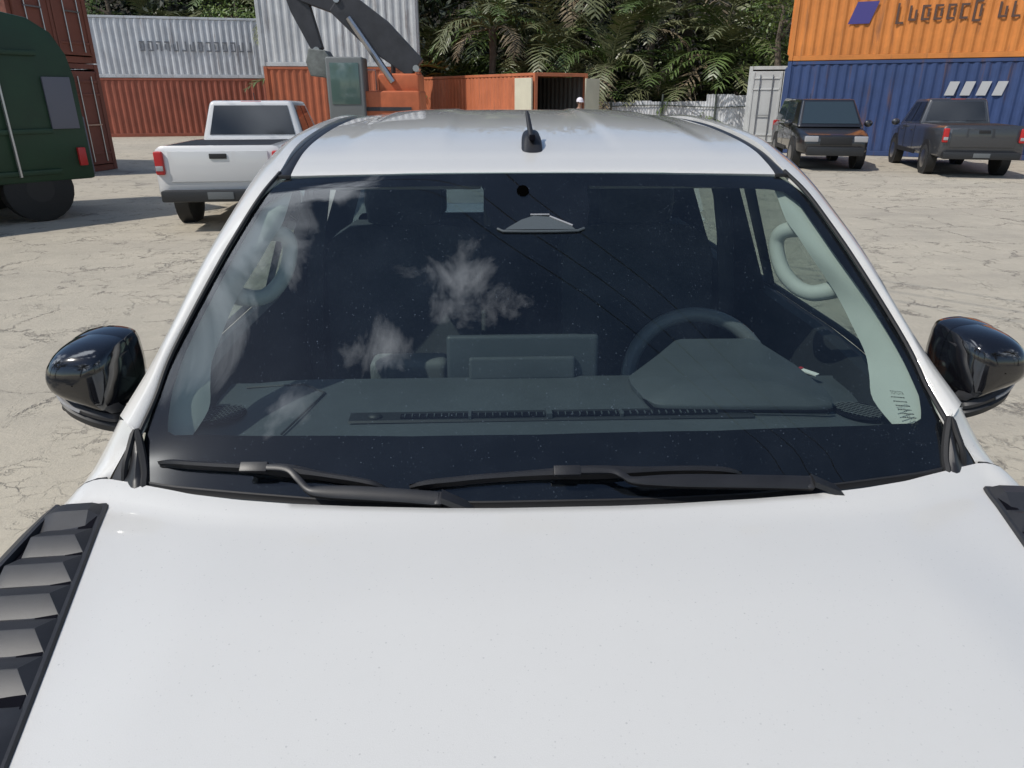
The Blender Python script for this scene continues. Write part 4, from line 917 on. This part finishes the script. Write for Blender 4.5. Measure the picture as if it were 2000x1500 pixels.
MB().box((1.0,-.01,1.1),(.35,.06,.9)).build('hopper_edge',GREYP,gt,bevel=.02)
MB().box((0,-3.3,.78),(1.1,6.4,.26)).build('chassis',RUBBER,gt,bevel=.01); MB().box((1.12,-3.4,.62),(.06,1.9,.42)).build('side_guard',RUBBER,gt,bevel=.01)
for y in (-5.9,-2.0,-.85):
    for s in (-1,1):
        wh=empty('wheel'); wh.parent=gt; wh.location=(s*1.02,y,.5)
        MB().tube([(-.16,0,0),(-.13,0,0),(.13,0,0),(.16,0,0)],[.44,.5,.5,.44],24).build('tyre',TYRE,wh); MB().tube([(s*.162,0,0),(s*.10,0,0)],[.20,.10],16,).build('rim',RUBBER,wh)
MB().box((0,-7.75,1.6),(2.3,1.6,1.9)).build('cab',GREEN,gt,bevel=.12,bseg=3); MB().box((0,-8.56,2.0),(2.0,.03,.75)).build('windscreen',DARKGLASS,gt,bevel=.01)
# ---- excavator
OR=mat('orange_machine_paint',(.50,.13,.05),.5,noise=(2,.2)); BOOM=mat('dark_boom_paint',(.035,.036,.042),.5,noise=(3,.3)); CABG=mat('green_tinted_cab_glass',(.09,.14,.125),.1,spec=.7)
ex=empty('excavator',(-2.95,21.2,0),R(0),label='orange excavator with a dark raised boom in front of the off-white container',cat='excavator')
for y in (-1.1,1.1):
    MB().loft([[(x*1.9+.0,y+dy,.45+.42*zz) for x,zz in ((-1,-.3),(-.85,-1),(.85,-1),(1,-.3),(1,.3),(.85,1),(-.85,1),(-1,.3))] for dy in (-.28,.28)],closed=True,caps=True).build('track',TYRE,ex,smooth=0,bevel=.05)
MB().box((0,0,.85),(1.4,1.4,.3)).build('turntable',BOOM,ex,bevel=.03)
b=MB(); b.box((.05,.15,1.5),(2.0,2.3,.95)); b.build('engine_housing',OR,ex,bevel=.08,bseg=3)
b=MB(); b.box((.45,.2,2.15),(1.15,1.9,.55)); b.build('counterweight',OR,ex,bevel=.1,bseg=3)
cb=MB(); cb.box((-.95,-.75,1.95),(1.0,.95,1.75)); cbo=cb.build('cab',mat('cab_frame_grey',(.16,.17,.17),.5),ex,bevel=.07,bseg=3)
MB().box((-.95,-1.235,2.15),(.78,.02,1.05)).build('cab_window',CABG,cbo,bevel=.02); MB().box((-1.46,-.75,2.15),(.02,.75,1.05)).build('cab_window',CABG,cbo,bevel=.02)
def arm(p,q,w0,w1,y,t,nm,m=BOOM):
    p,q=Vector((p[0],y,p[1])),Vector((q[0],y,q[1])); d=(q-p).normalized(); n=Vector((-d.z,0,d.x))
    MB().prism([p+n*w0-Vector((0,t/2,0)),p-n*w0-Vector((0,t/2,0)),(p+q)/2-n*max(w0,w1)*1.25-Vector((0,t/2,0)),q-n*w1-Vector((0,t/2,0)),q+n*w1-Vector((0,t/2,0)),(p+q)/2+n*max(w0,w1)*1.25-Vector((0,t/2,0))],(0,t,0)).build(nm,m,ex,smooth=0,bevel=.03)
arm((.95,2.55),(-1.1,4.25),.30,.36,-.45,.5,'boom'); arm((-1.1,4.25),(-2.6,4.95),.36,.24,-.45,.45,'boom'); arm((-2.5,5.1),(-1.75,3.0),.22,.15,-.45,.3,'stick')
MB().tube([(.3,-.8,2.2),(-.8,-.8,3.8)],.09,8).build('hydraulic_ram',STEEL,ex)
HOSE=MB()
for dy in (-.62,-.28): HOSE.tube(cr([(.9,dy,2.9),(.2,dy,3.55),(-.6,dy,4.15),(-1.4,dy,4.75),(-2.3,dy,5.1)],14),.03,6)
HOSE.build('hydraulic_hose',RUBBER,ex)
for px_,pz_ in ((.95,2.55),(-1.1,4.25),(-2.5,5.0),(-1.75,3.0)): MB().tube([(px_,-.76,pz_),(px_,-.14,pz_)],.09,10).build('pivot_pin',STEEL,ex)
MB().tube([(.1,1.2,2.4),(.1,1.2,2.95)],.07,8).build('exhaust_pipe',RUBBER,ex)
MB().tube([(-1.4,-.2,2.0),(-1.4,-.2,2.55),(-.4,.9,2.55),(-.4,.9,2.0)],.022,6).build('handrail',STEEL,ex)
MB().box((.05,-1.01,1.5),(1.5,.02,.10)).build('body_stripe',BOOM,ex,smooth=0)
MB().loft([[(x,y,z) for x,z in ((-1.95,3.05),(-1.5,3.0),(-1.25,2.6),(-1.5,2.3),(-1.95,2.35),(-2.05,2.7))] for y in (-.85,-.05)],closed=True,caps=True).build('bucket',mat('worn_bucket_steel',(.17,.18,.17),.6,metal=.3,noise=(4,.4)),ex,smooth=0,bevel=.03)
# ---- person in a white cap beside the open container
SKIN=mat('skin',(.32,.18,.12),.55); SHIRT=mat('dark_blue_shirt',(.04,.05,.09),.85); TROU=mat('dark_trousers',(.03,.03,.035),.9); CAPM=mat('white_cap',(.72,.68,.72),.7); HAIRM=mat('black_hair',(.01,.01,.01),.6)
def person(x,y,rz):
    J=[((0,0,.95),(.15,.11)),((0,0,1.10),(.135,.10)),((0,.01,1.28),(.165,.115)),((0,.01,1.42),(.13,.09)),((0,0,1.50),(.055,.055)),((0,-.01,1.57),(.06,.07)),((0,-.01,1.66),(.075,.092)),((0,-.005,1.73),(.05,.06))]
    V=[j[0] for j in J]; Rr=[j[1] for j in J]; Ed=[(i,i+1) for i in range(7)]
    def ch(root,pts,rs):
        k=root
        for p,r in zip(pts,rs): V.append(p); Rr.append((r,r)); Ed.append((k,len(V)-1)); k=len(V)-1
    for s in (-1,1):
        ch(0,[(s*.10,0,.86),(s*.11,-.02,.48),(s*.115,.02,.09),(s*.12,-.14,.04)],[.09,.062,.042,.035])
        ch(3,[(s*.19,.01,1.40),(s*.25,.03,1.13),(s*.24,-.08,.90),(s*.235,-.11,.82)],[.055,.042,.032,.03])
        w=len(V)-1
        for f in range(4): ch(w,[(s*.235+(-.022+.015*f)*1.0,-.13-.0*f,.775),(s*.235+(-.024+.016*f),-.125,.735-.004*abs(f-1.5))],[.0095,.0085])
        ch(w,[(s*.205,-.145,.80),(s*.198,-.155,.765)],[.010,.009])
    me=bpy.data.meshes.new('person'); me.from_pydata(V,Ed,[]); o=bpy.data.objects.new('person_source',me); COL.objects.link(o)
    sk=o.modifiers.new('s','SKIN'); sk.use_smooth_shade=True; o.modifiers.new('u','SUBSURF').levels=2
    for v,r in zip(me.skin_vertices[0].data,Rr): v.radius=r
    me.skin_vertices[0].data[0].use_root=True
    bpy.context.view_layer.update(); ev=o.evaluated_get(bpy.context.evaluated_depsgraph_get()); m2=bpy.data.meshes.new_from_object(ev); bpy.data.objects.remove(o)
    m2.materials.clear()
    for m in (SKIN,SHIRT,TROU): m2.materials.append(m)
    for p in m2.polygons:
        z=p.center.z; ax=abs(p.center.x); p.material_index=0 if z>1.475 or (ax>.19 and z<1.16) else (2 if z<.98 and ax<.19 else 1); p.use_smooth=True
    b=bpy.data.objects.new('person',m2); COL.objects.link(b); b.location=(x,y,0); b.rotation_euler=(0,0,rz)
    tag(b,'person in a white cap standing before the open end of the orange container','person')
    c=MB(); c.loft([[(.104*k*math.cos(a),.118*k*math.sin(a)-.005,z) for a in [2*PI*i/24 for i in range(24)]] for z,k in ((1.665,1.0),(1.70,1.01),(1.74,.93),(1.775,.70),(1.795,.35),(1.80,.02))],closed=True)
    c.loft([[(.085*math.sin(t),-.10-.09*math.cos(t)*k,1.668-.01*k) for t in [R(-80+20*i) for i in range(9)]] for k in (0,.5,1)]); c.build('cap',CAPM,b,smooth=60)
    f=MB(); f.ell((0,-.105,1.635),(.012,.018,.022)); f.build('nose',SKIN,b)
    for s in (-1,1):
        MB().ell((s*.030,-.088,1.655),(.011,.008,.007)).build('eye',HAIRM,b); MB().ell((s*.080,.0,1.64),(.012,.022,.032)).build('ear',SKIN,b)
    MB().ell((0,-.093,1.598),(.024,.008,.006)).build('mouth',RED,b)
    MB().loft([[(.092*k*math.cos(a),.104*k*math.sin(a)+.008,z) for a in [R(-20+220*i/16) for i in range(17)]] for z,k in ((1.60,.92),(1.64,1.0),(1.68,1.02))]).build('hair',HAIRM,b)
person(2.88,22.6,R(20))
# ---- markings
def sidemark(c,x,L,items,m,nm,strokes=False):
    b=MB(); sg=1 if x>1 else -1; r2=random.Random(9)
    def patch(y,z,w,h,sk): b.prism([(x,y-w/2-sk,z-h/2),(x,y+w/2-sk,z-h/2),(x,y+w/2+sk,z+h/2),(x,y-w/2+sk,z+h/2)],(sg*.006,0,0))
    for (y,z,w,h,sk) in items:
        if not strokes: patch(y,z,w,h,sk); continue
        t=w*.28; patch(y-w/2+t/2,z,t,h,0)
        k=r2.choice((0,1,2))
        if k!=1: patch(y+t*.5,z+h/2-t/2,w-t,t,0)
        if k!=0: patch(y+t*.5,z-h/2+t/2,w-t,t,0)
        if r2.random()<.6: patch(y+w/2-t/2,z+(.0 if k==2 else -.06*h),t,h*.55,0)
    return b.build(nm,m,c,smooth=0)
cn={o.get('label',''):o for o in COL.objects if o.name.startswith('shipping_container')}
ora=[o for l,o in cn.items() if l.startswith('orange container stacked')][0]; blu=[o for l,o in cn.items() if l.startswith('dark blue')][0]; pal=[o for l,o in cn.items() if l.startswith('pale grey')][0]
sidemark(ora,2.446,0,[(2.05,1.35,.62,.62,.10)],BLUEMK,'painted_emblem')
rr_=random.Random(2)
sidemark(ora,2.446,0,[(3.1+.34*i+(.3 if i>6 else 0),1.28,.22,.42 if i not in (0,6,9) else .58,0) for i in range(12)],BROWNMK,'painted_lettering',True)
sidemark(blu,2.446,0,[(4.9+.42*i,2.05,.26,.40,.05) for i in range(4)],PALEMK,'painted_lettering')
sidemark(pal,-.006,0,[(2.3+.36*i,1.35,.22,.42,0) for i in range(14)],GREYMK,'painted_lettering',True)
